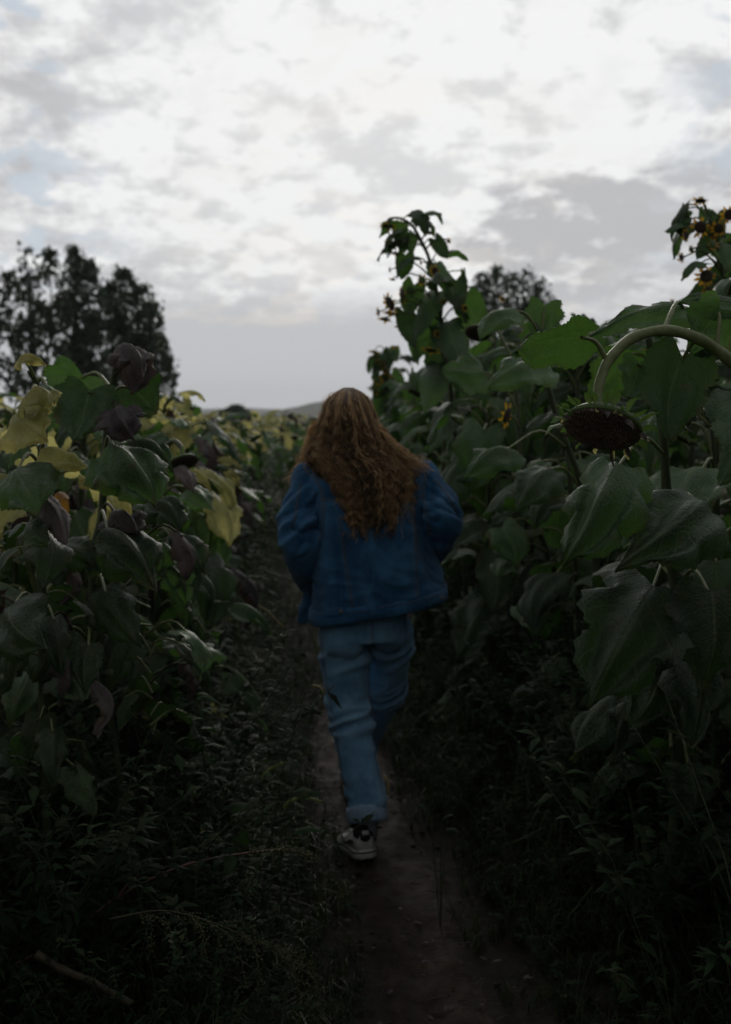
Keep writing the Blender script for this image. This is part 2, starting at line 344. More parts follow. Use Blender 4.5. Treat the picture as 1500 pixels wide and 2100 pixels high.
# ------------------------------------------------------------------ trees
def tree(base, height, lobes, nleaf, lsz, label, group, seed, hole=.45):
    """lobes: (dx, z0, z1, radius) flame shaped leaf columns in units of the height"""
    r = np.random.default_rng(seed); base = np.asarray(base, float)
    root = thing('poplar_tree' if len(lobes) > 1 else 'round_tree', base, label, 'tree', group)
    tr = [tube(bez([base + (0, 0, -.3), base + (.1, 0, height * .3), base + (0, .1, height * .6), base + (.1, 0, height * .9)], 12), np.linspace(height * .026, height * .003, 12), 8)]
    pts = []
    wts = np.array([l[3] ** 2 * (l[2] - l[1]) for l in lobes]); wts /= wts.sum()
    for (dx, z0, z1, rad), w in zip(lobes, wts):
        dy = r.uniform(-.5, .5) * rad
        c0 = base + np.array((0, 0, height * max(.12, z0 - .15))); c1 = base + np.array((dx * height, dy * height, height * (z0 + z1) / 2)); c2 = base + np.array((dx * height, dy * height, height * z1 * .97))
        tr.append(tube(bez([c0, (c0 + c1) / 2 + (dx * height * .15, 0, 0), c1, c2], 9), np.linspace(height * .012, height * .002, 9), 6))
        for _ in range(7):
            z = r.uniform(z0, z1 * .93) ; a = r.uniform(0, 6.28); q = base + np.array((dx * height, dy * height, z * height)); e = q + np.array((math.cos(a), math.sin(a), .9)) * rad * height * .8
            tr.append(tube(bez([q, (q + e) / 2 + (0, 0, -.1), e], 4), np.linspace(height * .004, height * .0012, 4), 4))
        k = 0; need = int(nleaf * w)
        while k < need:
            t = r.uniform(0, 1); a = r.uniform(0, 6.28); rr = math.sqrt(r.uniform(.0, 1))
            prof = math.sin(math.pi * min(1, (t * .93 + .04)) ** .8) ** .55 * (1 + .55 * mnoise.noise((t * 7, math.cos(a) * 1.5 + seed, math.sin(a) * 1.5)))
            p = np.array((dx + math.cos(a) * rr * rad * prof, dy + math.sin(a) * rr * rad * prof, z0 + t * (z1 - z0))) * height
            g = mnoise.noise(Vector(p * (10.0 / height)) + Vector((seed * 7.1, 0, 0))) + .6 * mnoise.noise(Vector(p * (26.0 / height)) + Vector((0, seed * 3.3, 0)))
            if g < -hole + .75 * (.62 - p[2] / height):
                if r.random() < .95: k += .10; continue
            pts.append(base + p + r.normal(size=3) * height * .012); k += 1
    pts = np.array(pts); nl = len(pts)
    d1 = r.normal(size=(nl, 3)); d1[:, 2] = np.abs(d1[:, 2]) * .9 + .3; d1 /= np.linalg.norm(d1, axis=1)[:, None]
    d2 = np.cross(d1, r.normal(size=(nl, 3))); d2 /= np.linalg.norm(d2, axis=1)[:, None]
    sz = (lsz * r.uniform(.6, 1.4, nl))[:, None]
    V = np.stack([pts - d1 * sz, pts + d2 * sz * .55, pts + d1 * sz, pts - d2 * sz * .55], 1).reshape(-1, 3)
    F = np.arange(nl * 4).reshape(-1, 4)
    part('crown', Geo(V, F, 0, None, np.repeat(r.random(nl), 4)), M_TREE, root, False)
    part('trunk', merge(tr), M_BARK, root)
def ground_at(u, Y): p = P(u, 850, Y); p[2] = -.1; return p
def th(v, Y): return P(750, v, Y)[2] + .1
GL = 'poplars behind the left of the field'
def lobe_px(b, Y, H, specs):
    """specs in photo pixels: (u, v_top, v_bottom, half width)"""
    out = []
    for u, vt, vb, hw in specs:
        out.append(((P(u, vt, Y)[0] - b[0]) / H, (P(u, vb, Y)[2] + .1) / H, (P(u, vt, Y)[2] + .1) / H, hw / FPX * Y / H))
    return out
def tree_px(u, Y, specs, nleaf, lsz, label, group, seed, hole=.45):
    bb = ground_at(u, Y); H = max(th(s[1], Y) for s in specs)
    tree(bb, H, lobe_px(bb, Y, H, specs), nleaf, lsz, label, group, seed, hole)
tree_px(70, 80, [(58, 503, 800, 30), (100, 513, 790, 40), (20, 560, 820, 44), (-40, 540, 820, 60), (75, 620, 830, 60)], 4300, .25, 'tall dark poplar, leftmost of the clump beyond the field, two spiky tops', GL, 3, .06)
tree_px(160, 84, [(146, 505, 780, 34), (180, 535, 770, 42), (128, 600, 810, 44), (190, 640, 830, 40)], 4300, .25, 'tall dark poplar with a pointed top and many sky holes, second from the left', GL, 4, .06)
tree_px(262, 88, [(252, 552, 750, 42), (288, 585, 740, 44), (220, 580, 800, 36), (312, 620, 720, 30), (250, 650, 830, 44)], 4300, .25, 'wide topped dark tree, third in the clump beyond the left field', GL, 5, .06)
tree_px(322, 92, [(325, 685, 830, 34), (295, 700, 830, 34), (342, 735, 840, 22)], 2400, .25, 'lowest rounded tree at the right end of the left clump', GL, 6, .2)
GR = 'poplars behind the right of the field'
tree_px(992, 96, [(988, 558, 760, 30), (1020, 546, 760, 36), (1000, 620, 800, 44)], 2500, .24, 'slim grey-green poplar, left of the distant pair of trees on the right', GR, 7, .12)
tree_px(1085, 99, [(1052, 556, 740, 34), (1082, 556, 740, 38), (1112, 572, 740, 32), (1132, 635, 780, 34), (1080, 630, 800, 50)], 3500, .24, 'broader grey-green poplar with several rounded tops behind tall sunflowers', GR, 8, .12)
bb = ground_at(482, 210); tree(bb, th(832, 210), [(0, .12, 1.0, 30 / FPX * 210 / th(832, 210))], 2600, .40, 'small dark round tree far off above the left row', None, 9, .7)
for k, (u, v, hw) in enumerate([(395, 850, 22), (430, 852, 15), (585, 862, 14), (625, 858, 16)]):
    bb = ground_at(u, 330 + 25 * k); H = th(v, 330 + 25 * k)
    tree(bb, H, [(0, .1, 1.0, hw / FPX * (330 + 25 * k) / H)], 700, .55, ['hazy bush at the foot of the hill, left end', 'hazy bush at the foot of the hill, second', 'hazy bush at the foot of the hill beside the hair', 'hazy bush at the foot of the hill nearest the head'][k], None, 20 + k, .8)

# ------------------------------------------------------------------ sunflowers
MATS = {'g': [M_GREEN, M_PETIOLE], 'd': [M_DEEP, M_PETIOLE], 'y': [M_YELLOW, M_PETIOLE], 'w': [M_DRY, M_DRYSTEM]}
def leaf_geo(seed, lod, droop=None, wither=False):
    r = np.random.default_rng(seed)
    pl_, up = r.uniform(.10, .17), r.uniform(.02, .10)
    dr = R(r.uniform(12, 80)) if droop is None else droop
    L = r.uniform(.15, .26); Wd = L * r.uniform(.60, .90)
    B = np.array((0, pl_, up)); tip = B + L * np.array((r.uniform(-.15, .15), math.cos(dr), -math.sin(dr)))
    nu, nv, ps, pn = [(14, 22, 6, 7), (8, 12, 5, 5), (4, 5, 3, 3), (2, 3, 3, 2)][lod]
    wv = dict(fold=r.uniform(.1, .7), wav=r.uniform(.05, .12), pucker=[.022, .012, 0, 0][lod], serr=[.05, .05, 0, 0][lod], sag=r.uniform(.06, .24), rib=r.uniform(.05, .32))
    if wither: wv.update(fold=r.uniform(.7, 1.2), wav=.16, sag=.3); Wd *= .7
    bl = blade(B, tip, (0, math.sin(dr), math.cos(dr)), Wd, nu, nv, seed=seed, **wv)
    C = bez([(0, 0, -.02), (0, pl_ * .45, up * .75 + .015), B + (0, .008, 0)], pn)
    pt = tube(C, np.linspace(.0055, .0035, pn), ps, False, 1)
    return merge([bl, pt])
LEAF = {}
for lod in (0, 1):
    for st in 'gdyw':
        gs = [leaf_geo(100 * lod + k * 7 + ord(st), lod, None if st != 'w' else R(70 + 4 * k), st == 'w') for k in range({'g': 14, 'd': 10, 'y': 7, 'w': 6}[st])]
        LEAF[lod, st] = [to_mesh('leaf', g, MATS[st]) for g in gs]
GEO2 = {(l, st): [leaf_geo(500 + 50 * l + k * 3 + ord(st), l, None if st != 'w' else R(75), st == 'w') for k in range(6)] for l in (2, 3) for st in 'gdyw'}
def head_geo(rad, depth=.35, nseed=26, nb=22, petals=0, seed=0, plen=.6, lod=0):
    """flower head, face along -Z: returns receptacle, seed face, bracts, petals"""
    r = np.random.default_rng(seed); k = [28, 14, 8][lod]
    rings = []
    for q, z in ((.12, .55), (.5, .42), (.85, .22), (1.0, .02), (.97, -.06)):
        a = np.arange(k) * 2 * np.pi / k; rings.append(np.stack([np.cos(a) * q * rad, np.sin(a) * q * rad, np.full(k, z * depth * 2 * rad)], -1))
    rec = loft(rings)
    rings = []
    for q, z in ((.97, -.04), (.9, -.14), (.7, -.24), (.4, -.26), (.05, -.22)):
        a = np.arange(k) * 2 * np.pi / k; rings.append(np.stack([np.cos(a) * q * rad, np.sin(a) * q * rad, np.full(k, z * depth * 2 * rad)], -1))
    face = loft(rings)
    br = []
    for i in range(nb):
        a = i * 6.2832 / nb + r.uniform(-.1, .1); o = np.array((math.cos(a), math.sin(a), 0)); l = rad * r.uniform(.22, .5)
        bs = o * rad * .93 + (0, 0, rad * .1); tp = bs + o * l + np.array((0, 0, rad * r.uniform(-.3, .35)))
        br.append(blade(bs, tp, (0, 0, 1), rad * r.uniform(.13, .26), 2, 5, sag=r.uniform(-.1, .35), narrow=True, seed=i, wav=.02))
    pe = []
    for i in range(petals):
        a = i * 6.2832 / petals + r.uniform(-.12, .12); o = np.array((math.cos(a), math.sin(a), 0)); l = rad * plen * r.uniform(.45, 1.25)
        if r.random() < .15: continue
        bs = o * rad * .9; tp = bs + o * l + np.array((0, 0, -l * r.uniform(-.3, .5)))
        pe.append(blade(bs, tp, (0, 0, -1), l * .55, 2, 4, sag=.1, narrow=True, seed=i + 50, wav=.03).tf(a=r.random()))
    return rec, face, br, pe
HEADM = {}
for kk, (rad, pet) in {'mature': (.085, 0), 'bloom': (.027, 13), 'bloom_small': (.019, 11)}.items():
    rec, face, br, pe = head_geo(rad, petals=pet, plen=.85, lod=1, nb=18 if pet == 0 else 10)
    HEADM[kk] = (to_mesh('flower_head', rec, M_BRACT), to_mesh('seed_face', face, M_SEED), to_mesh('bracts', merge(br), M_BRACT), to_mesh('petals', merge(pe), M_PETAL) if pe else None)
def put_head(kind, root, loc, face_dir, sc=1.0):
    q = Vector(-np.asarray(face_dir)).to_track_quat('Z', 'X').to_euler()
    hm = HEADM[kind]; h = link('flower_head', hm[0], root, loc, q, sc)
    link('seed_face', hm[1], h); link('bracts', hm[2], h)
    if hm[3]: link('petals', hm[3], h)
    return h
def pick(states):
    x = rnd.random(); a = 0
    for s, w in states:
        a += w
        if x < a: return s
    return states[-1][0]
PLANTS = []
def plant(x, y, h, lod, label, group, st_low, st_mid, st_top, head='mature', nleaf=16, toward=None, lsc=1.0, z0=.08):
    root = thing('sunflower_plant', (x, y, ground_h(x, y) if abs(x) < 9 and y < 40 else 0), label, 'sunflower', group)
    az = rnd.uniform(0, 6.28) if toward is None else toward + rnd.uniform(-.5, .5)
    ln = rnd.uniform(.02, .14); dv = np.array((math.cos(az), math.sin(az), 0))
    nod = rnd.uniform(.08, .16) if head else .02
    pts = [(0, 0, -.03), dv * ln * .3 + (0, 0, h * .35), dv * ln * .7 + (0, 0, h * .7), dv * ln + (0, 0, h * .93)]
    if head: pts += [dv * (ln + nod * .5) + (0, 0, h * .985), dv * (ln + nod) + (0, 0, h * .955)]
    C = bez(pts, 18 if lod == 0 else 12); sides = 8 if lod == 0 else 6
    link('stem', to_mesh('stem', tube(C, np.linspace(.014, .008, len(C)), sides), M_STEM), root)
    a = rnd.uniform(0, 6.28)
    for k in range(nleaf):
        f = .05 + .90 * (k + rnd.uniform(0, .6)) / nleaf
        a += 2.4 + rnd.uniform(-.5, .5)
        ci = f * (len(C) - 1) * (.80 if head else 1); i0 = int(ci); p = C[i0] + (C[min(i0 + 1, len(C) - 1)] - C[i0]) * (ci - i0)
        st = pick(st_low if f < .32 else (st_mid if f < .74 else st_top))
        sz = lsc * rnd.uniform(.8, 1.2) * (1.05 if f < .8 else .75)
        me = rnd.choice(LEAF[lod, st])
        link('leaf', me, root, p, (rnd.uniform(-.35, .25), rnd.uniform(-.25, .25), a - math.pi / 2), sz)
    if head: put_head(head, root, C[-1] + dv * .02 + (0, 0, -.03), dv * .5 + (0, 0, -.85), rnd.uniform(.55, .85))
    return root

# --- hero plants on the right, leaf by leaf
def hero_leaf(root, at, base, tip, width, hint, st='g', sag=.12, fold=.25, wav=.05, seed=1, pr=.0045, lobe=.17, rib=.12):
    at, base, tip = P(*at), P(*base), P(*tip)
    bl = blade(base, tip, hint, width, 18, 30, sag=sag, fold=fold, wav=wav, serr=.05, seed=seed, pucker=.022, lobe=lobe, rib=rib)
    mid = (at + base) / 2 + np.array((0, 0, .18 * np.linalg.norm(at - base)))
    pt = tube(bez([at, mid, base + nrm(tip - base) * .01], 9), np.linspace(pr * 1.3, pr * .8, 9), 6, False, 1)
    part('leaf', merge([bl, pt]), MATS[st], root)
def hero_stem(root, pts, r0, r1, n=40, name='stem', mat=None):
    part(name, tube(bez(pts, n), np.linspace(r0, r1, n) * (1 + .06 * np.sin(np.arange(n) * 1.1)), 10), mat or M_STEM, root)
UP, CAMD = np.array((0, -.25, 1.)), np.array((0, -1., .35))
r1 = thing('sunflower_plant', (1.12, 2.35, .07), 'big sunflower bent into an arch with a dark seed head hanging over the path', 'sunflower')
hero_stem(r1, [(1.12, 2.35, .05), (1.13, 2.34, .8), (1.08, 2.30, 1.35), P(1590, 830, 2.26), P(1500, 742, 2.22), P(1440, 698, 2.2), P(1370, 678, 2.18), P(1300, 692, 2.16), P(1250, 738, 2.14), P(1229, 790, 2.12), P(1224, 838, 2.10)], .015, .0105, 60, mat=M_PETIOLE)
rec, face, br, pe = head_geo(.083, depth=.44, nb=30, seed=4)
fd = nrm((-.29, -.46, -.84)); zz = -fd; xx = nrm(np.cross((0, 1, 0), zz)); Rm = np.stack([xx, np.cross(zz, xx), zz], 1)
hc = P(1236, 876, 2.09)
hd = part('flower_head', rec.tf(hc, Rm), M_BRACT, r1)
part('seed_face', face.tf(hc, Rm), M_SEED, hd)
seeds = []
for i in range(620):
    rr = .079 * math.sqrt((i + .5) / 620); a = i * 2.39996
    z = -.44 * 2 * .083 * np.interp(rr / .083, [.05, .4, .7, .9, .97], [.22, .26, .24, .14, .04])
    s_ = .0033
    V = np.array([(0, 0, -1.0), (1, 0, 0), (0, .75, 0), (-1, 0, 0), (0, -.75, 0)]) * s_
    seeds.append(Geo(V @ rz(a).T + (rr * math.cos(a), rr * math.sin(a), z), [(0, 2, 1), (0, 3, 2), (0, 4, 3), (0, 1, 4)], 0, None, rnd.random()))
o = part('seeds', merge(seeds).tf(hc, Rm), plain('seed_tips', (.035, .026, .02), (.30, .22, .16), 140, .55, .4, .3), hd); o['kind'] = 'stuff'
for g in br: part('bract', g.tf(hc, Rm), M_BRACT, hd)
for k in range(26):
    a = rnd.uniform(0, 6.28); o_ = np.array((math.cos(a), math.sin(a), 0)); b0 = hc + Rm @ (o_ * .079 + (0, 0, -.008)); l = rnd.uniform(.012, .035)
    part('dry_floret', blade(b0, b0 + (Rm @ o_) * l * .6 + np.array((0, 0, -l * rnd.uniform(.1, .9))), (0, -1, .2), rnd.uniform(.006, .012), 2, 4, sag=rnd.uniform(-.2, .3), narrow=True, seed=k, wav=.1), M_DRY if k % 3 else M_YELLOW, hd)
# curled dry floret at the head's left rim
for k, (u1, v1, u2, v2) in enumerate([(1160, 872, 1118, 892), (1165, 862, 1130, 868), (1170, 852, 1150, 838)]):
    part('bract', blade(P(u1, v1, 2.06), P(u2, v2, 2.04), UP, .022, 3, 6, sag=.2, narrow=True, seed=k, wav=.1), M_BRACT, hd)
hero_leaf(r1, (1243, 737, 2.14), (1200, 690, 2.12), (1064, 716, 2.05), .15, (.1, .55, .6), 'g', .10, .25, .05, 3)
hero_leaf(r1, (1360, 680, 2.2), (1412, 632, 2.36), (1212, 690, 2.32), .12, (.0, -.62, .75), 'g', .16, .5, .06, 4)
hero_leaf(r1, (1440, 698, 2.2), (1400, 730, 2.24), (1378, 908, 2.20), .185, (-.1, 1, .2), 'd', .05, .25, .04, 5)
hero_leaf(r1, (1470, 715, 2.21), (1480, 635, 2.24), (1412, 722, 2.22), .15, (0, .8, .4), 'g', .08, .2, .05, 6)
hero_leaf(r1, (1500, 742, 2.22), (1545, 640, 2.3), (1390, 625, 2.28), .13, (0, -.4, .8), 'g', .12, .3, .05, 7)
hero_leaf(r1, (1560, 800, 2.26), (1520, 815, 2.16), (1475, 995, 2.05), .17, CAMD, 'd', .12, .4, .06, 8)
r2 = thing('sunflower_plant', (.86, 2.72, .07), 'sunflower with the thick pale upright stem behind the hanging seed head', 'sunflower')
hero_stem(r2, [(.86, 2.72, .03), P(1398, 1400, 2.72), P(1378, 1150, 2.7), P(1367, 1000, 2.66), P(1358, 860, 2.62), P(1340, 740, 2.58), P(1330, 690, 2.56)], .017, .010)
hero_leaf(r2, (1362, 930, 2.64), (1268, 955, 2.40), (1152, 1168, 2.26), .215, (-.35, -.8, .4), 'g', .10, .75, .07, 9, rib=.30)
hero_leaf(r2, (1372, 1060, 2.67), (1436, 1028, 2.45), (1265, 1165, 2.3), .24, (-.1, -.75, .55), 'd', .14, .4, .07, 10, rib=.22)
hero_leaf(r2, (1385, 1170, 2.70), (1340, 1206, 2.42), (1205, 1455, 2.30), .27, (-.25, -.9, .35), 'd', .12, .4, .08, 11, rib=.24)
hero_leaf(r2, (1390, 1200, 2.70), (1460, 1215, 2.42), (1440, 1420, 2.35), .24, (.1, -.9, .35), 'd', .12, .3, .07, 12)
hero_leaf(r2, (1352, 800, 2.6), (1312, 742, 2.52), (1285, 815, 2.48), .12, (0, 1, .2), 'g', .1, .2, .04, 13)
hero_leaf(r2, (1345, 760, 2.6), (1290, 720, 2.62), (1210, 830, 2.7), .16, (0, 1, .4), 'g', .1, .3, .04, 14)
hero_leaf(r2, (1395, 1330, 2.72), (1350, 1345, 2.55), (1290, 1490, 2.5), .20, CAMD, 'd', .12, .3, .05, 15)
r3 = thing('sunflower_plant', (.98, 3.6, .07), 'leaning sunflower with long pale petioles between arched plant and branching one', 'sunflower')
hero_stem(r3, [(.98, 3.6, .03), P(1235, 1250, 3.55), P(1196, 1010, 3.5), P(1150, 880, 3.45), P(1122, 780, 3.42), P(1108, 690, 3.4), P(1098, 660, 3.4)], .014, .007)
hero_leaf(r3, (1112, 700, 3.4), (1118, 625, 3.42), (1122, 698, 3.36), .135, (0, 1, .2), 'g', .1, .15, .03, 16)
hero_leaf(r3, (1110, 690, 3.4), (1050, 632, 3.35), (985, 700, 3.3), .17, (-.2, -.5, .8), 'g', .2, .5, .06, 17)
hero_leaf(r3, (1124, 790, 3.42), (1115, 745, 3.3), (1000, 800, 3.2), .19, (0, -.55, .8), 'g', .18, .45, .06, 18)
hero_leaf(r3, (1165, 920, 3.47), (1045, 918, 3.25), (955, 985, 3.15), .17, (-.2, -.5, .8), 'g', .2, .6, .08, 19)
hero_leaf(r3, (1190, 1000, 3.5), (1120, 960, 3.4), (1060, 1050, 3.3), .20, (-.2, -.7, .6), 'd', .15, .4, .06, 20)
hero_leaf(r3, (1205, 1060, 3.5), (1235, 1040, 3.45), (1290, 1090, 3.4), .2, (.3, -.7, .6), 'd', .15, .4, .06, 21)
r3b = thing('sunflower_plant', (.92, 4.3, .07), 'slim dark stemmed sunflower with curved petioles low beside the path', 'sunflower')
hero_stem(r3b, [(.92, 4.3, .03), P(1160, 1270, 4.25), P(1118, 1120, 4.1), P(1098, 1075, 4.05), P(1070, 950, 4.0), P(1060, 820, 4.0), P(1050, 730, 4.0)], .012, .008)
hero_leaf(r3b, (1100, 1085, 4.05), (1030, 1082, 3.9), (1060, 1165, 3.85), .17, CAMD, 'g', .1, .3, .05, 22)
hero_leaf(r3b, (1120, 1130, 4.1), (1040, 1150, 3.9), (1020, 1185, 3.85), .13, (-.3, -.5, .8), 'g', .1, .3, .05, 23)
hero_leaf(r3b, (1138, 1225, 4.2), (1065, 1243, 4.0), (1132, 1290, 3.9), .10, CAMD, 'g', .1, .2, .05, 24)
hero_leaf(r3b, (1130, 1150, 4.1), (1190, 1130, 4.0), (1220, 1190, 3.9), .17, CAMD, 'g', .12, .4, .06, 25)
hero_leaf(r3b, (1065, 850, 4.0), (990, 760, 3.9), (905, 755, 3.85), .2, (0, -.8, .4), 'g', .1, .3, .05, 26)
put_head('bloom', r3b, P(1040, 852, 3.9) - np.array(r3b.location), (.8, -.45, -.25), 1.25)
part('branch', tube(bez([P(1066, 880, 4.0), P(1055, 858, 3.95), P(1044, 853, 3.92)], 6), .005, 5), M_PETIOLE, r3b)
hh = put_head('mature', r3b, P(980, 683, 3.95) - np.array(r3b.location), (-.2, -.5, -.85), .62)
part('branch', tube(bez([P(1052, 740, 4.0), P(1010, 660, 3.98), P(985, 668, 3.95)], 8), .006, 5), M_PETIOLE, r3b)

def low_leaves(root, z0, z1, n, states, lean=(0, 0), sc=1.0, az=None):
    for k in range(n):
        z = z0 + (z1 - z0) * (k + rnd.random()) / n
        a = rnd.uniform(0, 6.28) if az is None else az + rnd.uniform(-1.3, 1.3)
        link('leaf', rnd.choice(LEAF[0, pick(states)]), root, (lean[0] * z, lean[1] * z, z), (rnd.uniform(-.7, .1), rnd.uniform(-.3, .3), a - math.pi / 2), sc * rnd.uniform(.75, 1.1))
def branching(base, spine, flowers, leaves, label, rot_seed, extra=14):
    root = thing('branching_sunflower', (base[0], base[1], .07), label, 'sunflower')
    C = bez([base] + [P(*q) for q in spine], 40)
    part('stem', tube(C, np.linspace(.015, .004, 40), 7), M_STEM, root)
    for i, (u, v, Y, kind, sc, fdir) in enumerate(flowers):
        p = P(u, v, Y); dd = np.linalg.norm(C - p, axis=1) + np.where(C[:, 2] > p[2] - .02, 5, 0) * (C[:, 2] < C[:, 2].max() - .01)
        q = C[np.argmin(dd)]
        if np.linalg.norm(q - p) > .03: part('branch', tube(bez([q, (p + q) / 2 + np.array((0, 0, .25 * np.linalg.norm(p - q))), p - np.array(fdir) * .01], 8), np.linspace(.005, .003, 8), 5), M_STEM, root)
        put_head(kind, root, p - np.array(root.location), fdir, sc)
    for i, (b0, t0, w, hint, st) in enumerate(leaves):
        p = P(*b0); q = C[np.argmin(np.linalg.norm(C - p, axis=1))]
        bl = blade(p, P(*t0), hint, w, 8, 14, sag=.1, fold=.25, wav=.05, serr=.04, seed=rot_seed + i)
        part('leaf', merge([bl, tube(bez([q, (p + q) / 2 + (0, 0, .02), p], 6), .0035, 5, False, 1)]), MATS[st], root)
    r_ = random.Random(rot_seed)
    for k in range(extra):
        i = int(len(C) * (.30 + .52 * (k + r_.random()) / max(1, extra))); q = C[min(i, len(C) - 1)] - np.array(root.location)
        link('leaf', r_.choice(LEAF[1, r_.choice('gdg')]), root, q, (r_.uniform(-.4, .2), r_.uniform(-.3, .3), r_.uniform(0, 6.28)), r_.uniform(.6, .95))
    return root
F1 = (-.55, -.65, -.35); FD = (-.15, -.2, -1); FL = (-.9, -.3, -.2); FB = (-.4, .7, -.2)
Y4 = 5.3
branching((.62, 5.35, .03), [(950, 1150, 5.35), (930, 850, 5.33), (915, 740, Y4), (898, 610, Y4), (880, 530, Y4), (862, 490, Y4), (845, 462, Y4), (822, 448, Y4), (800, 448, Y4), (792, 458, Y4)],
    [(800, 622, 5.2, 'bloom', 1.45, (-.78, -.42, -.46)), (790, 655, 5.22, 'bloom', .95, FD), (776, 640, 5.24, 'bloom_small', .9, FL), (826, 604, 5.25, 'bloom', 1.2, FL), (893, 556, 5.2, 'bloom', .8, F1), (866, 574, 5.2, 'bloom', .8, FB), (920, 494, 5.25, 'bloom_small', .6, FB), (800, 553, 5.2, 'bloom_small', .55, FL),
     (797, 464, Y4, 'bloom', 1.1, FD), (798, 497, 5.25, 'bloom_small', .8, FD), (812, 520, 5.3, 'bloom', .7, FD), (881, 478, 5.3, 'bloom_small', .8, FD), (854, 461, 5.3, 'bloom_small', .4, FD), (806, 573, 5.3, 'bloom_small', .7, FD), (800, 642, 5.25, 'bloom', .9, FD), (842, 596, 5.3, 'bloom', .8, FB), (815, 670, 5.3, 'bloom_small', .6, FD), (864, 538, 5.3, 'bloom_small', .6, FL), (898, 685, 5.2, 'bloom_small', .7, F1), (912, 618, 5.2, 'bloom_small', .9, FD), (955, 632, 5.2, 'bloom_small', .7, F1), (885, 718, 5.1, 'bloom', 1.2, FD), (1031, 613, 5.3, 'bloom_small', .6, F1)],
    [((825, 478, 5.3), (832, 520, 5.25), .085, (0, 1, .2), 'g'), ((848, 482, 5.3), (845, 525, 5.25), .07, (0, 1, .2), 'g'), ((832, 524, 5.3), (822, 574, 5.22), .11, (0, 1, .2), 'g'), ((893, 492, 5.3), (920, 532, 5.22), .085, (0, 1, .2), 'd'), ((895, 540, 5.3), (932, 610, 5.2), .13, (.3, -.8, .5), 'g'), ((850, 585, 5.3), (838, 650, 5.2), .14, (0, 1, .2), 'g'), ((895, 600, 5.3), (850, 700, 5.15), .16, (-.3, -.8, .5), 'g'),
     ((935, 575, 5.3), (945, 640, 5.2), .14, (0, 1, .2), 'd'), ((830, 640, 5.3), (852, 715, 5.2), .12, (0, 1, .2), 'd'), ((918, 660, 5.3), (950, 760, 5.1), .22, (0, -.9, .4), 'd'), ((880, 650, 5.3), (848, 745, 5.2), .13, (0, 1, .1), 'g'), ((955, 610, 5.35), (1000, 690, 5.3), .18, (0, 1, .1), 'g'), ((900, 745, 5.3), (870, 850, 5.1), .2, (-.3, -.8, .5), 'g'), ((950, 760, 5.3), (1010, 860, 5.2), .2, (.2, -.8, .5), 'd'), ((915, 700, 5.35), (890, 790, 5.35), .18, (0, 1, .1), 'd'), ((950, 555, 5.35), (948, 590, 5.3), .03, (0, 1, .2), 'g'), ((930, 830, 5.3), (880, 930, 5.1), .2, (-.3, -.8, .5), 'd'), ((845, 705, 5.3), (858, 750, 5.25), .05, (0, 1, .2), 'g')],
    'tallest branching sunflower with many small yellow blooms against the sky right of the head', 40)
Y5 = 4.3
branching((1.62, 4.35, .03), [(1560, 1100, 4.3), (1530, 800, Y5), (1500, 650, Y5), (1478, 540, Y5), (1462, 470, Y5), (1445, 420, Y5), (1436, 410, Y5)],
    [(1437, 466, 4.2, 'bloom', 1.0, F1), (1449, 566, 4.2, 'bloom', 1.0, (-.3, -.9, 0)), (1453, 598, 4.2, 'bloom', .9, FL), (1408, 482, 4.2, 'bloom_small', .9, FL), (1398, 528, 4.2, 'bloom_small', .8, FL), (1418, 512, 4.2, 'bloom_small', .7, FB), (1437, 412, 4.25, 'bloom_small', 1.2, FD), (1462, 500, 4.2, 'bloom', .7, FB), (1475, 468, 4.2, 'bloom', .8, F1), (1380, 622, 4.3, 'bloom_small', .7, FL), (1497, 440, 4.2, 'bloom', .9, F1), (1470, 640, 4.2, 'bloom', .9, FL)],
    [((1445, 432, 4.3), (1440, 458, 4.25), .06, (0, 1, .2), 'g'), ((1462, 478, 4.3), (1428, 532, 4.25), .09, (0, 1, .2), 'd'), ((1480, 545, 4.3), (1408, 606, 4.2), .09, (0, 1, .4), 'd'), ((1490, 590, 4.3), (1460, 640, 4.2), .12, (0, 1, .2), 'g'), ((1478, 500, 4.3), (1490, 560, 4.25), .11, (0, -1, .2), 'g'), ((1505, 640, 4.3), (1440, 720, 4.2), .16, (0, 1, .2), 'g'), ((1470, 440, 4.3), (1490, 490, 4.25), .08, (0, 1, .2), 'd')],
    'branching sunflower with small yellow blooms cut by the right edge of the view', 80)
Y6 = 6.4
branching((1.30, 6.45, .03), [(1210, 1100, 6.4), (1200, 850, Y6), (1190, 740, Y6), (1182, 700, Y6)],
    [(1172, 738, 6.3, 'bloom', 1.1, F1), (1200, 722, 6.3, 'bloom', 1.0, FL), (1185, 760, 6.3, 'bloom', 1.1, FD), (1212, 745, 6.3, 'bloom', .9, FB), (1165, 765, 6.3, 'bloom', .8, FL), (1190, 705, 6.3, 'bloom', .9, F1), (1335, 722, 6.0, 'bloom', .9, F1), (1320, 680, 6.0, 'bloom_small', 1.0, F1)],
    [((1190, 740, Y6), (1160, 800, 6.3), .16, (0, 1, .2), 'd'), ((1200, 770, Y6), (1235, 830, 6.3), .18, (0, 1, .2), 'g'), ((1190, 720, Y6), (1215, 750, 6.3), .12, (0, 1, .2), 'd')],
    'branching sunflower whose yellow blooms peep out under the arched stem', 110)
Y7 = 8.6
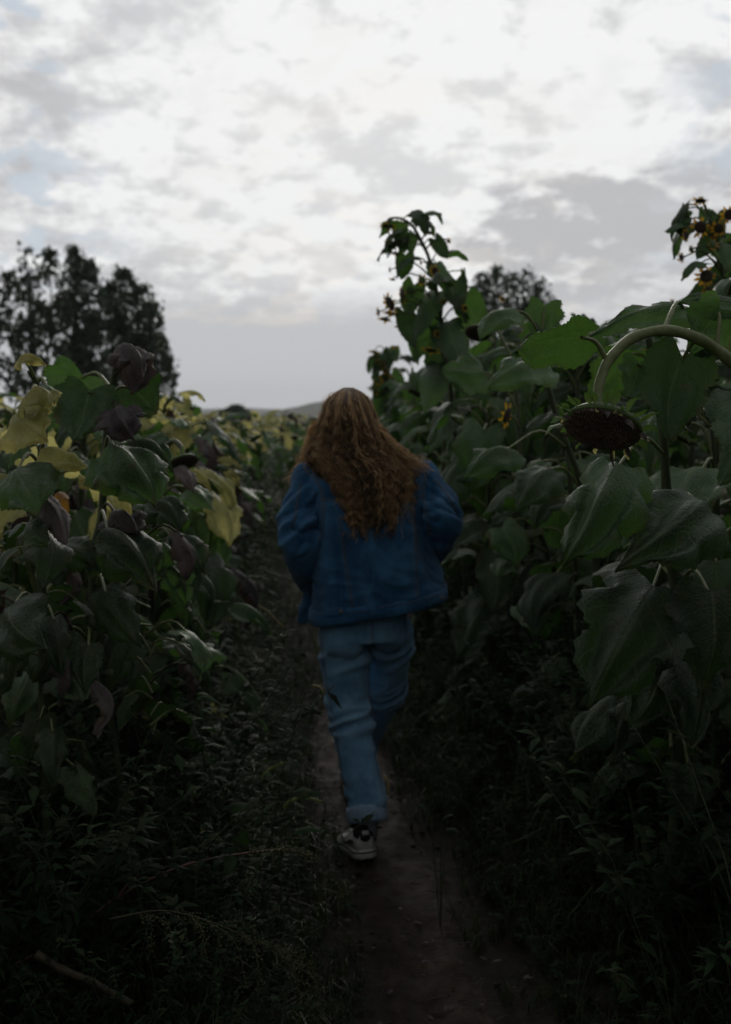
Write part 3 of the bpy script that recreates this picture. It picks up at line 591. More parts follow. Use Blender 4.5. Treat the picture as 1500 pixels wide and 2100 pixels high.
branching((.45, 8.7, .03), [(800, 1000, 8.7), (805, 850, Y7), (800, 770, Y7), (795, 730, Y7), (785, 712, Y7)],
    [(768, 722, 8.5, 'bloom', 1.3, FD), (812, 712, 8.5, 'bloom_small', 1.3, FD), (775, 780, 8.5, 'bloom', 1.1, FB), (772, 802, 8.5, 'bloom', 1.0, FL), (790, 760, 8.5, 'bloom', .9, F1), (805, 778, 8.5, 'bloom_small', 1.2, F1), (780, 742, 8.5, 'bloom', 1.2, FD)],
    [((800, 722, Y7), (795, 765, 8.5), .14, (0, 1, .2), 'd'), ((785, 738, Y7), (770, 770, 8.5), .12, (0, 1, .2), 'd'), ((802, 770, Y7), (830, 815, 8.5), .2, (0, 1, .2), 'g'), ((798, 780, Y7), (765, 820, 8.5), .2, (0, 1, .2), 'd'), ((810, 715, Y7), (815, 742, 8.5), .1, (0, 1, .2), 'g'), ((802, 810, Y7), (775, 860, 8.5), .2, (0, 1, .2), 'g'), ((802, 820, Y7), (835, 870, 8.5), .2, (0, 1, .2), 'd')],
    'low branching sunflower just right of the head with its flowers gone dark', 140)

# --- hero plants on the left
l1 = thing('sunflower_plant', (-.86, 2.62, .07), 'nearest fading sunflower at the left edge with pale yellow curled leaves', 'sunflower')
hero_stem(l1, [(-.86, 2.62, .03), (-.87, 2.62, .7), P(85, 1050, 2.62), P(90, 900, 2.62), P(80, 800, 2.62), P(60, 760, 2.6)], .015, .007)
hero_leaf(l1, (82, 810, 2.62), (62, 806, 2.5), (105, 838, 2.42), .14, (.1, -.5, .8), 'y', .25, .7, .08, 31)
hero_leaf(l1, (88, 880, 2.62), (30, 852, 2.5), (100, 905, 2.42), .17, (-.1, -.8, .5), 'y', .15, .5, .08, 32)
hero_leaf(l1, (70, 770, 2.6), (40, 735, 2.55), (95, 748, 2.5), .07, (0, -.4, .9), 'y', .2, .8, .1, 33)
hero_leaf(l1, (88, 930, 2.62), (92, 918, 2.45), (178, 960, 2.38), .13, (.2, -.6, .7), 'y', .12, .9, .08, 34)
hero_leaf(l1, (88, 960, 2.62), (30, 965, 2.4), (75, 1060, 2.3), .18, (-.1, -.8, .5), 'g', .12, .4, .06, 35)
hero_leaf(l1, (86, 1020, 2.62), (75, 1010, 2.45), (135, 1120, 2.35), .10, (.3, -.8, .4), 'w', .1, .9, .08, 36)
hero_leaf(l1, (84, 1080, 2.62), (60, 1070, 2.4), (100, 1120, 2.35), .10, CAMD, 'd', .15, .5, .08, 37)
hero_leaf(l1, (84, 1250, 2.62), (20, 1245, 2.4), (95, 1330, 2.3), .2, CAMD, 'd', .12, .4, .06, 38)
hero_leaf(l1, (80, 780, 2.6), (95, 790, 2.55), (112, 830, 2.5), .05, (.6, -.6, .3), 'g', .2, .4, .04, 39)
l2 = thing('sunflower_plant', (-.62, 2.85, .07), 'sunflower with big grey-green ribbed leaves hanging over the left verge', 'sunflower')
hero_stem(l2, [(-.66, 2.85, .03), P(195, 1250, 2.85), P(210, 1050, 2.85), P(215, 930, 2.85), P(225, 830, 2.85), P(240, 740, 2.83), P(258, 712, 2.8)], .014, .007)
hero_leaf(l2, (240, 740, 2.83), (248, 708, 2.75), (292, 772, 2.68), .13, (.3, -.8, .5), 'w', .2, .7, .08, 41, rib=.30)
hero_leaf(l2, (235, 770, 2.83), (285, 735, 2.85), (270, 810, 2.85), .12, (0, 1, .3), 'w', .1, .4, .06, 42)
hero_leaf(l2, (225, 830, 2.85), (185, 800, 2.75), (150, 905, 2.66), .19, (-.1, 1, .3), 'd', .1, .3, .05, 43)
hero_leaf(l2, (222, 850, 2.85), (240, 835, 2.7), (278, 905, 2.62), .14, (.2, -.8, .5), 'w', .15, .5, .08, 44, rib=.30)
hero_leaf(l2, (215, 930, 2.85), (232, 915, 2.65), (322, 1045, 2.55), .22, (.3, -.8, .45), 'g', .14, .7, .09, 45, rib=.30)
hero_leaf(l2, (212, 960, 2.85), (265, 905, 2.8), (355, 975, 2.75), .15, (.3, -.5, .8), 'g', .2, .7, .07, 46, rib=.30)
hero_leaf(l2, (205, 1080, 2.85), (218, 1085, 2.6), (318, 1208, 2.5), .20, (.3, -.8, .45), 'd', .14, .7, .09, 47, rib=.30)
hero_leaf(l2, (205, 1060, 2.85), (235, 1050, 2.7), (285, 1100, 2.62), .14, (.3, -.7, .5), 'w', .2, .7, .08, 48, rib=.30)
hero_leaf(l2, (200, 1200, 2.85), (215, 1215, 2.65), (292, 1330, 2.6), .13, CAMD, 'd', .12, .5, .06, 49)
hero_leaf(l2, (195, 1300, 2.85), (182, 1322, 2.55), (176, 1420, 2.5), .085, CAMD, 'd', .08, .3, .03, 50, lobe=.08)
hero_leaf(l2, (200, 1180, 2.85), (130, 1120, 2.6), (205, 1170, 2.55), .12, CAMD, 'd', .2, .5, .06, 51)
hero_leaf(l2, (230, 800, 2.85), (170, 770, 2.95), (130, 850, 2.9), .2, (0, 1, .2), 'g', .1, .3, .05, 52)
hero_leaf(l2, (225, 820, 2.85), (262, 790, 2.9), (320, 850, 2.9), .2, (0, 1, .2), 'd', .1, .3, .05, 53)
hero_leaf(l2, (195, 1330, 2.85), (110, 1300, 2.65), (70, 1400, 2.6), .2, CAMD, 'd', .1, .3, .05, 54)
part('withered_leaf', blade(P(118, 1010, 2.6), P(140, 1062, 2.55), CAMD, .045, 6, 8, sag=.2, fold=.8, wav=.15, seed=60), leaf_mat('leaf_orange', (.35, .17, .02), (.5, .26, .03), (.4, .25, .05), (.5, .28, .03), .4, .6), l2)['label'] = 'small orange dead leaf caught on the stem'
l3 = thing('sunflower_plant', (-.78, 3.6, .07), 'sunflower with a drooped dark purple-brown seed head left of the path', 'sunflower')
hero_stem(l3, [(-.78, 3.6, .03), P(310, 1200, 3.6), P(325, 1000, 3.6), P(335, 930, 3.58), P(355, 905, 3.55), P(372, 918, 3.52), P(376, 935, 3.5)], .013, .008)
put_head('mature', l3, P(374, 950, 3.5) - np.array(l3.location), (.35, -.4, -.85), .72)
hero_leaf(l3, (345, 960, 3.55), (372, 955, 3.45), (398, 1012, 3.4), .09, (.3, -.8, .4), 'w', .15, .8, .08, 61)
hero_leaf(l3, (328, 1000, 3.6), (310, 1020, 3.45), (372, 1095, 3.35), .16, (.3, -.7, .6), 'd', .15, .5, .07, 62, rib=.30)
hero_leaf(l3, (325, 1030, 3.6), (390, 1000, 3.5), (440, 1050, 3.45), .15, (.2, -.6, .7), 'g', .18, .5, .07, 63)
hero_leaf(l3, (320, 1090, 3.6), (350, 1100, 3.5), (420, 1180, 3.4), .17, (.3, -.7, .6), 'd', .15, .5, .07, 64, rib=.30)
hero_leaf(l3, (318, 1120, 3.6), (270, 1130, 3.5), (240, 1220, 3.4), .18, (-.2, -.7, .6), 'd', .15, .4, .07, 65)

# --- lower leaves of the near plants, mostly in the shade-darkened green
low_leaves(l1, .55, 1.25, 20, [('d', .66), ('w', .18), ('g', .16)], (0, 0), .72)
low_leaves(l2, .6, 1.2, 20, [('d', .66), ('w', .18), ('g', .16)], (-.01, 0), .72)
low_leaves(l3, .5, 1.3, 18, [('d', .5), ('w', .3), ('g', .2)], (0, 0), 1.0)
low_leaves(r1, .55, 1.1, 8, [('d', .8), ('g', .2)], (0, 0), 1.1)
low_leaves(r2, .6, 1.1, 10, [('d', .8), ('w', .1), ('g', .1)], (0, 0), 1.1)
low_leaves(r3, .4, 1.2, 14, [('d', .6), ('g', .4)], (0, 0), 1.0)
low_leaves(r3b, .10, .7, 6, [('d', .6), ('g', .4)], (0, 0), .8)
# --- the rows
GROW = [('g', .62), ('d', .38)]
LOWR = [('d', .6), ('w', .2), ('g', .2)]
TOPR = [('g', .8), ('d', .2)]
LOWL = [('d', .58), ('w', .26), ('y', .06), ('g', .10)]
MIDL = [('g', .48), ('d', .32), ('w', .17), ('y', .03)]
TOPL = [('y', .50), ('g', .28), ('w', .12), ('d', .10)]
LR = {0: 'tall green sunflower in the front of the right row along the path', 1: 'green sunflower standing in the dense middle of the right field', 2: 'green sunflower far back in the right field'}
LL = {0: 'ageing sunflower in the front of the left row along the path', 1: 'ageing sunflower with yellow upper leaves inside the left field', 2: 'fading yellow-green sunflower far back in the left field'}
ORD = 'first second third fourth fifth sixth seventh eighth ninth tenth eleventh twelfth thirteenth fourteenth fifteenth sixteenth'.split()
def row_label(k, side, which, look): return '%s, %s from the camera in the %s line of the %s field' % (look, ORD[min(k, 15)], which, side)
def clear_of(x, y, ls):
    return all((x - a) ** 2 + (y - b_) ** 2 > .09 for a, b_ in ls)
HER = [(.86, 2.72), (1.12, 2.35), (.98, 3.6), (.92, 4.3), (.62, 5.35), (1.62, 4.35), (-.86, 2.62), (-.62, 2.85), (-.78, 3.6), (1.3, 6.45), (.45, 8.7)]
for x, y, hgt, lab in ((.74, 5.8, 2.2, 'tall sunflower standing right behind the branching one with many blooms'), (1.05, 6.1, 2.08, 'tall sunflower in front of the distant right poplars'), (1.30, 5.2, 1.95, 'tall sunflower between the leaning one and the right poplars'), (.78, 7.4, 2.35, 'tall sunflower right of the low dark branching one'), (1.55, 5.6, 1.98, 'tall sunflower behind the pointed backlit leaf'), (1.45, 3.6, 2.0, 'tall leafy sunflower behind the arched stem'), (1.75, 3.9, 1.9, 'tall leafy sunflower under the blooms at the right edge')):
    plant(x, y, hgt, 0, lab, 'sunflowers of the right field', LOWR, GROW, TOPR, None if x < 1 else 'mature', 30, None, 1.05); HER.append((x, y))
for ri, (off, lod, y0, y1, stp, hh_) in enumerate(((.86, 0, 3.0, 8.5, .50, 1.72), (1.28, 0, 2.6, 8.0, .52, 1.95), (1.75, 1, 3.4, 9.5, .55, 2.0), (2.25, 1, 4.6, 10.5, .6, 2.0))):
    y = y0; kk = 0
    while y < y1:
        x = path_x(y) + off + rnd.uniform(-.12, .12) + (.12 if y < 4 else 0)
        hgt = hh_ * rnd.uniform(.93, 1.14) * (1 if off > 1 else (.85 if y < 5 else 1.05))
        hgt = min(hgt, 1.55 + .080 * y)
        if clear_of(x, y, HER):
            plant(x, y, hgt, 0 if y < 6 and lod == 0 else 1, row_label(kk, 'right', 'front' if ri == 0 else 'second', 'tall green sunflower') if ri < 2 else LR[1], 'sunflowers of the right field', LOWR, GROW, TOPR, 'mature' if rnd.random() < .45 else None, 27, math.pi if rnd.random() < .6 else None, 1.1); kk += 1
        y += stp * rnd.uniform(.8, 1.2)
for ri, (off, lod, y0, y1, stp, hh_) in enumerate(((-.80, 0, 3.9, 9.0, .48, 1.52), (-1.15, 0, 3.1, 9.0, .52, 1.60), (-1.65, 1, 3.6, 10, .55, 1.66), (-2.2, 1, 4.6, 11, .6, 1.68))):
    y = y0; kk = 0
    while y < y1:
        x = path_x(y) + off + rnd.uniform(-.12, .12)
        if clear_of(x, y, HER):
            plant(x, y, hh_ * rnd.uniform(.92, 1.06), 0 if y < 6 and lod == 0 else 1, row_label(kk, 'left', 'front' if ri == 0 else 'second', 'ageing sunflower') if ri < 2 else LL[1], 'sunflowers of the left field', LOWL, MIDL, TOPL, 'mature' if rnd.random() < .5 else None, 26, 0 if rnd.random() < .6 else None, 1.0); kk += 1
        y += stp * rnd.uniform(.8, 1.2)
# plants further off: one mesh each, several kinds shared
ALLM = [M_GREEN, M_PETIOLE, M_DEEP, M_YELLOW, M_DRY, M_STEM, M_SEED, M_PETAL]
MI = {'g': 0, 'd': 2, 'y': 3, 'w': 4}
def whole_plant(h, states, lod, nleaf, blooms=0, head=True):
    gs = [tube(bez([(0, 0, -.03), (.02, 0, h * .5), (.05, .02, h * .93), (.13, .02, h * .94)], 6), np.linspace(.013, .007, 6), 4 if lod < 3 else 3, False, 5)]
    a = rnd.uniform(0, 6.28)
    for k in range(nleaf):
        f = .12 + .86 * k / nleaf; a += 2.4 + rnd.uniform(-.5, .5)
        st = pick(states[0] if f < .32 else (states[1] if f < .72 else states[2]))
        g = rnd.choice(GEO2[lod, st])
        g2 = Geo(g.V, g.F, np.where(g.M == 0, MI[st], 1), g.UV, g.A)
        gs.append(g2.tf((.05 * f, .02 * f, h * f * .97), rz(a - 1.57) @ rx(rnd.uniform(-.35, .25)), rnd.uniform(.8, 1.2) * (1.1 if lod < 3 else 1.3), rnd.random()))
    if head:
        rec, face, br, pe = head_geo(.07, petals=0, lod=2, nb=0)
        for g, m in ((rec, 2), (face, 6)): gs.append(Geo(g.V, g.F, m).tf((.14, .02, h * .92), ry(-.5), 1))
    for k in range(blooms):
        rec, face, br, pe = head_geo(.04, petals=9, plen=1.0, lod=2, nb=0)
        rot = rz(rnd.uniform(0, 6.28)) @ rx(rnd.uniform(.6, 1.8)); l = (rnd.uniform(-.2, .2), rnd.uniform(-.2, .2), h * rnd.uniform(.75, 1.02))
        for g, m in [(face, 6), (merge(pe), 7)]: gs.append(Geo(g.V, g.F, m).tf(l, rot, 1))
    return merge(gs)
PR = [to_mesh('sunflower_plant', whole_plant(rnd.uniform(1.8, 2.15), (LOWR, GROW, TOPR), 2, 16, blooms=(3 if k % 3 == 0 else 0)), ALLM) for k in range(7)]
PL = [to_mesh('sunflower_plant', whole_plant(rnd.uniform(1.34, 1.6), (LOWL, MIDL, [('y', .62), ('g', .25), ('w', .13)]), 2, 18), ALLM) for k in range(7)]
nfar = 0
for side, protos in ((1, PR), (-1, PL)):
    nfar = 0
    for y in np.arange(8.2, 34, .8):
        for off in np.arange(.85, 7.5, .75 if y < 18 else 1.3):
            if y < 10.5 and off < 2.6: continue
            yy = y + rnd.uniform(-.3, .3); x = path_x(yy) + side * (off + rnd.uniform(-.2, .2))
            if abs(x) > .40 * yy + .5 or nfar >= 115: continue
            if off > 3.5 and rnd.random() < .45: continue
            nfar += 1
            o = link('sunflower_plant', rnd.choice(protos), None, (x, yy, .05), (0, 0, rnd.uniform(0, 6.28)), rnd.uniform(.92, 1.1))
            tag(o, (LR if side > 0 else LL)[2], 'sunflower', 'sunflowers of the right field' if side > 0 else 'sunflowers of the left field')
FR = [whole_plant(rnd.uniform(1.8, 2.2), (LOWR, GROW, TOPR), 3, 13, 1 if k == 0 else 0, False) for k in range(4)]
FL_ = [whole_plant(rnd.uniform(1.3, 1.52), (LOWL, MIDL, [('y', .62), ('g', .25), ('w', .13)]), 3, 14, 0, False) for k in range(4)]
mass = []
for k in range(1500):
    y = rnd.uniform(10, 85) if rnd.random() < .8 else rnd.uniform(-3.0, 1.0)
    side = rnd.choice((-1, 1))
    if y < 1.2: x = side * rnd.uniform(.95, 4.5)  # unseen plants beside and behind the camera, added to block skylight
    else:
        x = path_x(y) + side * (rnd.uniform(3.2, 12) if y < 30 else rnd.uniform(.7, 26))
        if abs(x) > .42 * y + 2: continue
    mass.append(rnd.choice(FR if side > 0 else FL_).tf((x, y, .02), rz(rnd.uniform(0, 6.28)), rnd.uniform(.9, 1.12)))
for y in np.arange(1.4, 6, .4):
    for side in (-1, 1):
        for e in (.5, 1.0, 1.6):
            mass.append(rnd.choice(FR if side > 0 else FL_).tf((side * (.40 * y + e + rnd.uniform(0, .3)), y, .02), rz(rnd.uniform(0, 6.28)), .95))
tag(link('sunflower_field', to_mesh('sunflower_field', merge(mass), ALLM)), 'mass of further sunflowers filling the field beyond the rows and, unseen, beside the camera', None, None, 'stuff')

# ------------------------------------------------------------------ undergrowth
def weed_proto(h, nl, seed, ls, wid=.25):
    r = np.random.default_rng(seed); gs = []
    for s_ in range(3):
        a0 = r.uniform(0, 6.28); e = np.array((math.cos(a0) * h * .5, math.sin(a0) * h * .5, h * r.uniform(.6, 1)))
        C = bez([(0, 0, 0), e * .5 + (0, 0, h * .12), e], 5); gs.append(tube(C[::2], np.linspace(.0022, .0012, 3), 3, False, 1))
        for k in range(nl // 3):
            f = r.uniform(.2, 1); p = C[0] + (np.array([np.interp(f, np.linspace(0, 1, 5), C[:, q]) for q in range(3)]))
            a = r.uniform(0, 6.28); l = ls * r.uniform(.6, 1.3); dr = r.uniform(-.5, .5)
            dd = np.array((math.cos(a) * math.cos(dr), math.sin(a) * math.cos(dr), math.sin(dr))); sv = np.array((-math.sin(a), math.cos(a), r.uniform(-.3, .3))) * l * r.uniform(wid * .6, wid * 1.3); up_ = np.array((0, 0, l * .12))
            gs.append(Geo([p, p + dd * l * .42 + sv + up_ * .4, p + dd * l * .45 + up_, p + dd * l * .42 - sv + up_ * .4, p + dd * l - up_], [(0, 2, 1), (0, 3, 2), (2, 4, 1), (3, 4, 2)], 0, None, r.random()))
    return merge(gs)
def grass_proto(h, nb, seed):
    r = np.random.default_rng(seed); gs = []
    for k in range(nb):
        a = r.uniform(0, 6.28); l = h * r.uniform(.5, 1.1); d_ = np.array((math.cos(a), math.sin(a), 0)); bnd = r.uniform(.2, .8)
        b0 = np.array((r.uniform(-.04, .04), r.uniform(-.04, .04), 0)); w = np.cross(d_, (0, 0, 1)) * .0028
        m1 = b0 + d_ * l * bnd * .35 + (0, 0, l * .6); t1 = b0 + d_ * l * bnd + (0, 0, l * (.9 - .5 * bnd))
        gs.append(Geo([b0 - w, b0 + w, m1 + w * .8, m1 - w * .8, t1], [(0, 1, 2, 3), (3, 2, 4, -1)], 0, None, r.random()))
    return merge(gs)
WP = [weed_proto(rnd.uniform(.07, .2), 30, k, rnd.uniform(.014, .030), rnd.choice((.14, .2, .28))) for k in range(9)] + [weed_proto(.30, 36, 20 + k, .034, .12) for k in range(4)]
WB = [weed_proto(rnd.uniform(.12, .22), 15, 40 + k, .052, .27) for k in range(3)]
WT = [weed_proto(rnd.uniform(.4, .75), 66, 60 + k, rnd.uniform(.03, .055), rnd.choice((.12, .2))) for k in range(7)]
GP = [grass_proto(rnd.uniform(.12, .32), 18, k) for k in range(8)]
def scatter(protos, n, fpos, smin, smax):
    out = []
    for _ in range(n):
        p = fpos()
        if p is None: continue
        out.append(rnd.choice(protos).tf(p[:3], rz(rnd.uniform(0, 6.28)), rnd.uniform(smin, smax) * p[3], rnd.random()) if True else 0)
    return merge(out)
def fpos(side, edge0, spread):
    def f():
        y = 2.0 + 11 * rnd.random() ** 1.6
        d_ = edge0 + spread * rnd.random() ** .9
        x = path_x(y) + side * d_
        if abs(x) > .42 * y + .5: return None
        if d_ < .27 and rnd.random() < .5: return None
        return (x, y, ground_h(x, y) - .005, (.55 + .75 * min(1, max(0, (d_ - .2) / .5))) * (1 if y < 8 else 1.3) * min(1, .45 + .55 * max(0, (y - 2.0) / 1.2)))
    return f
for side, nm, lab in ((-1, 'weeds', 'low dark weeds carpeting the left side of the path'), (1, 'weeds', 'low dark weeds carpeting the right side of the path')):
    g_ = [scatter(WP, 2300, fpos(side, .14, 1.3), .6, 1.4), scatter(WB, 160, fpos(side, .25, 1.2), .7, 1.2), scatter(WT, 420, fpos(side, .58, .9), .6, 1.15)]
    for hx, hy in [h for h in HER if h[0] * side > 0 and h[1] < 5]:
        def foot():
            x, y = hx + rnd.gauss(0, .20) + side * .06, hy - rnd.uniform(-.05, .6)
            return None if abs(x - path_x(y)) < .46 or x * side < .12 else (x, y, ground_h(x, y), 1.0)
        g_.append(scatter(WT, 16, foot, .8, 1.3))
    tag(link(nm, to_mesh(nm, merge(g_), [M_WEED, M_STEM])), lab, None, None, 'stuff')
def overgrow():
    y = 3.9 + 6.5 * rnd.random(); d_ = rnd.uniform(-.40, .40); x = path_x(y) + d_
    if y < 5.2 and abs(d_) < .10 + .1 * (5.2 - y): return None
    return (x, y, ground_h(x, y), rnd.uniform(.5, 1.0))
tag(link('weeds', to_mesh('weeds', merge([scatter(WP, 1100, overgrow, .6, 1.1)]), [M_WEED, M_STEM])), 'fine weeds closing over the path beyond the walker', None, None, 'stuff')
tag(link('grass', to_mesh('grass', merge([scatter(GP, 2000, fpos(-1, .16, 1.0), .6, 1.2), scatter(GP, 1500, fpos(1, .16, 1.0), .6, 1.2), scatter(GP, 350, overgrow, .5, .8)]), [M_GRASS])), 'thin grass tufts among the weeds beside the path', None, None, 'stuff')
# straw bits, dry leaves and clods on the path
bits = []
for k in range(700):
    y = 2.2 + 6 * rnd.random() ** 1.3; x = path_x(y) + rnd.gauss(0, .17); z = ground_h(x, y) + .016
    a = rnd.uniform(0, 6.28)
    if k % 3 == 0:
        l = rnd.uniform(.02, .07); e = np.array((math.cos(a), math.sin(a), rnd.uniform(-.05, .15))) * l
        bits.append(tube(bez([(x, y, z), np.array((x, y, z)) + e * .5 + (0, 0, .004), np.array((x, y, z)) + e], 4), .0014, 3, False, 0))
    elif k % 3 == 1:
        l = rnd.uniform(.012, .03); bits.append(blade((x, y, z), np.array((x, y, z)) + l * np.array((math.cos(a), math.sin(a), .15)), (0, 0, 1), l * .6, 2, 3, narrow=True, seed=k, wav=.1, M=2))
    else:
        g = sphere((0, 0, 0), 1, 6, 4); g.V = g.V * (1 + .14 * rng.normal(size=(len(g.V), 1))); g.M[:] = 1; s_ = rnd.uniform(.004, .013); g.V = g.V * (1, 1, .55); bits.append(g.tf((x, y, z - .009), rz(a), s_))
tag(link('path_litter', to_mesh('path_litter', merge(bits), [M_DRYSTEM, M_DIRT, M_DRY])), 'bits of straw, dead leaf and clods on the dirt path', None, None, 'stuff')

# single weeds one can pick out
def root_for(name, base, label, cat, group=None): return thing(name, base, label, cat, group)
def PW(u, v, Y): return P(u, v, Y - .12)
w1 = root_for('red_stemmed_weed', PW(60, 1958, 2.45), 'long red stemmed weed arching across the lower left towards the shoe', 'weed')
C = bez([PW(20, 1985, 2.42), PW(130, 1925, 2.45), PW(240, 1842, 2.5), PW(350, 1785, 2.55), PW(440, 1760, 2.6), PW(540, 1746, 2.66), PW(600, 1743, 2.7), PW(650, 1762, 2.74)], 40)
part('stem', tube(C, np.linspace(.0042, .0018, 40), 6), M_REDSTEM, w1)
part('stem', tube(bez([PW(240, 1842, 2.5), PW(275, 1802, 2.52), PW(320, 1783, 2.54)], 10), np.linspace(.003, .0015, 10), 5), M_REDSTEM, w1)
for k, (u1, v1, u2, v2, w) in enumerate([(475, 1752, 468, 1795, .035), (232, 1845, 215, 1895, .045), (185, 1880, 165, 1850, .04), (420, 1765, 400, 1790, .02), (300, 1812, 280, 1800, .02), (505, 1735, 500, 1702, .03)]):
    part('leaf', blade(PW(u1, v1, 2.52), PW(u2, v2, 2.48), CAMD, w, 4, 7, sag=.1, fold=.2, narrow=True, seed=k), M_WEED, w1)
sp = []
for f in np.linspace(.68, 1, 34):
    p = C[int(f * 39)]
    for q in range(5): sp.append(sphere(p + rng.normal(size=3) * .007, .0034, 5, 4))
o = part('seed_spike', merge(sp), M_SEEDSPIKE, w1); o['kind'] = 'stuff'
w2 = root_for('seeding_weed', PW(230, 1880, 2.3), 'feathery weed gone to seed hanging across the bottom left', 'weed')
main = bez([PW(225, 1885, 2.28), PW(330, 1868, 2.3), PW(430, 1890, 2.33), PW(520, 1930, 2.36), PW(610, 1985, 2.4)], 26)
part('stem', tube(main, np.linspace(.0024, .001, 26), 5), M_DRYSTEM, w2)
spk = []
for k in range(15):
    p = main[3 + int(k * 1.5)]; e = p + np.array((rnd.uniform(.02, .12), rnd.uniform(-.04, .04), -rnd.uniform(.06, .17)))
    br_ = bez([p, (p + e) / 2 + (.02, 0, .03), e], 14)
    spk.append(tube(br_, .0009, 3, False))
    for q in br_[2:]:
        for _ in range(3): spk.append(sphere(q + rng.normal(size=3) * .006, .0026, 4, 3))
o = part('seed_spray', merge(spk), M_SEEDSPIKE, w2); o['kind'] = 'stuff'
w3 = root_for('cut_stalk', PW(120, 1995, 2.3), 'thick pale cut stalk lying in the bottom left corner', 'stalk')
cs = bez([PW(75, 1958, 2.3), PW(130, 1990, 2.28), PW(190, 2015, 2.26), PW(270, 2060, 2.22)], 16)
part('stem', tube(cs, np.linspace(.010, .008, 16) * (1 + .2 * (np.arange(16) % 5 == 0)), 8), M_DRYSTEM, w3)
w4 = root_for('leaning_stalk', P(180, 1450, 3.0), 'thin bare stalk leaning across the left weeds with one limp leaf at its tip', 'stalk')
part('stem', tube(bez([P(165, 1462, 2.95), P(260, 1410, 3.0), P(340, 1370, 3.05), P(405, 1338, 3.1)], 16), np.linspace(.006, .004, 16), 6), M_STEM, w4)
part('leaf', merge([blade(P(405, 1335, 3.1), P(470, 1352, 3.0), (0, -.5, .9), .085, 6, 9, sag=.2, fold=.5, seed=3), blade(P(405, 1335, 3.1), P(440, 1320, 3.15), UP, .04, 4, 6, narrow=True)]), M_GREEN, w4)
for (pts, lab) in [([(520, 1615, 2.9), (545, 1585, 2.88), (565, 1572, 2.87), (586, 1563, 2.86)], 'pale foxtail grass head pointing right above the broad weed leaves'), ([(575, 1672, 2.78), (590, 1648, 2.77), (620, 1635, 2.76), (658, 1643, 2.75)], 'arched pale green foxtail beside the trouser cuff')]:
    w = root_for('foxtail_grass', P(*pts[0]), lab, 'grass')
    c_ = bez([P(*q) for q in pts], 30); base_ = P(*pts[0]); base_[2] = .05
    part('stem', tube(bez([base_, (base_ + c_[0]) / 2, c_[0], c_[8]], 10), .0015, 4), M_STEM, w)
    hs = [tube(c_[5:], np.concatenate([np.linspace(.002, .0055, 8), np.linspace(.0055, .002, 17)]), 6)]
    for q in c_[6:]:
        for _ in range(6):
            dd = nrm(rng.normal(size=3)); hs.append(tube(np.array([q, q + dd * .011]), np.array([.0007, .0002]), 3, False))
    part('seed_head', merge(hs), plain('foxtail', (.13, .17, .05), (.24, .27, .09), 80, .7, .3) if 'foxtail' not in bpy.data.materials else bpy.data.materials['foxtail'], w)
for k, (u, v, Y, specs, lab) in enumerate([
    (520, 1690, 2.72, [(468, 1652, 530, 1668, .05), (540, 1655, 528, 1645, .03), (600, 1625, 655, 1632, .045), (560, 1690, 605, 1672, .03)], 'weed with broad dull oval leaves in front of the foxtails'),
    (495, 1740, 2.62, [(503, 1722, 498, 1700, .025), (455, 1735, 440, 1712, .035), (515, 1740, 540, 1725, .03), (600, 1710, 660, 1705, .03)], 'weed holding up one small pale heart shaped leaf'),
    (115, 1650, 2.72, [(115, 1650, 120, 1620, .05), (90, 1640, 70, 1615, .04), (140, 1640, 165, 1630, .04)], 'round leaved weed low at the left edge of the verge'),
    (390, 1815, 2.5, [(395, 1800, 385, 1850, .045), (440, 1820, 480, 1840, .05), (350, 1800, 320, 1812, .05), (175, 1848, 190, 1882, .05)], 'dark leafed weed below the red stem'),
    (905, 1680, 2.95, [(880, 1660, 855, 1652, .025), (905, 1685, 930, 1672, .03), (915, 1700, 945, 1708, .03)], 'small weed sprig on the right edge of the dirt path'),
    (985, 1240, 4.9, [(960, 1245, 1000, 1238, .04), (950, 1230, 935, 1212, .045), (1005, 1235, 1030, 1252, .04)], 'leafy weed with a pale leaf right of the jacket hem')]):
    bs = P(u, v, Y); gz = ground_h(bs[0], bs[1]); w = root_for('broad_leaved_weed', (bs[0], bs[1], gz), lab, 'weed')
    b0 = np.array((bs[0], bs[1], gz))
    for q, (u1, v1, u2, v2, wd) in enumerate(specs):
        pb = P(u1, v1, Y); part('leaf', merge([blade(pb, P(u2, v2, Y - .04), (0, -.4, .9), wd, 4, 7, sag=.12, fold=.3, seed=q + k, narrow=True), tube(bez([b0, (b0 + pb) / 2 + (0, 0, .03), pb], 6), .0016, 4, False, 1)]), [M_WEED, M_STEM], w)
for k, (u1, v1, u2, v2, Y, lab) in enumerate([(640, 1405, 665, 1425, 3.9, 'yellow grass blade left of the jeans knee'), (788, 1590, 796, 1630, 3.25, 'pale curled straw on the path right of the cuff'), (500, 1225, 585, 1290, 4.7, 'dry yellow stalk fallen in the weeds left of the jacket hem')]):
    o = link('straw', to_mesh('straw', tube(bez([P(u1, v1, Y), P((u1 + u2) / 2 + 4, (v1 + v2) / 2 - 6, Y), P(u2, v2, Y)], 8), .0035, 5), plain('straw', (.25, .2, .08), (.4, .32, .14), 40) if 'straw' not in bpy.data.materials else bpy.data.materials['straw'])); tag(o, lab, 'straw')

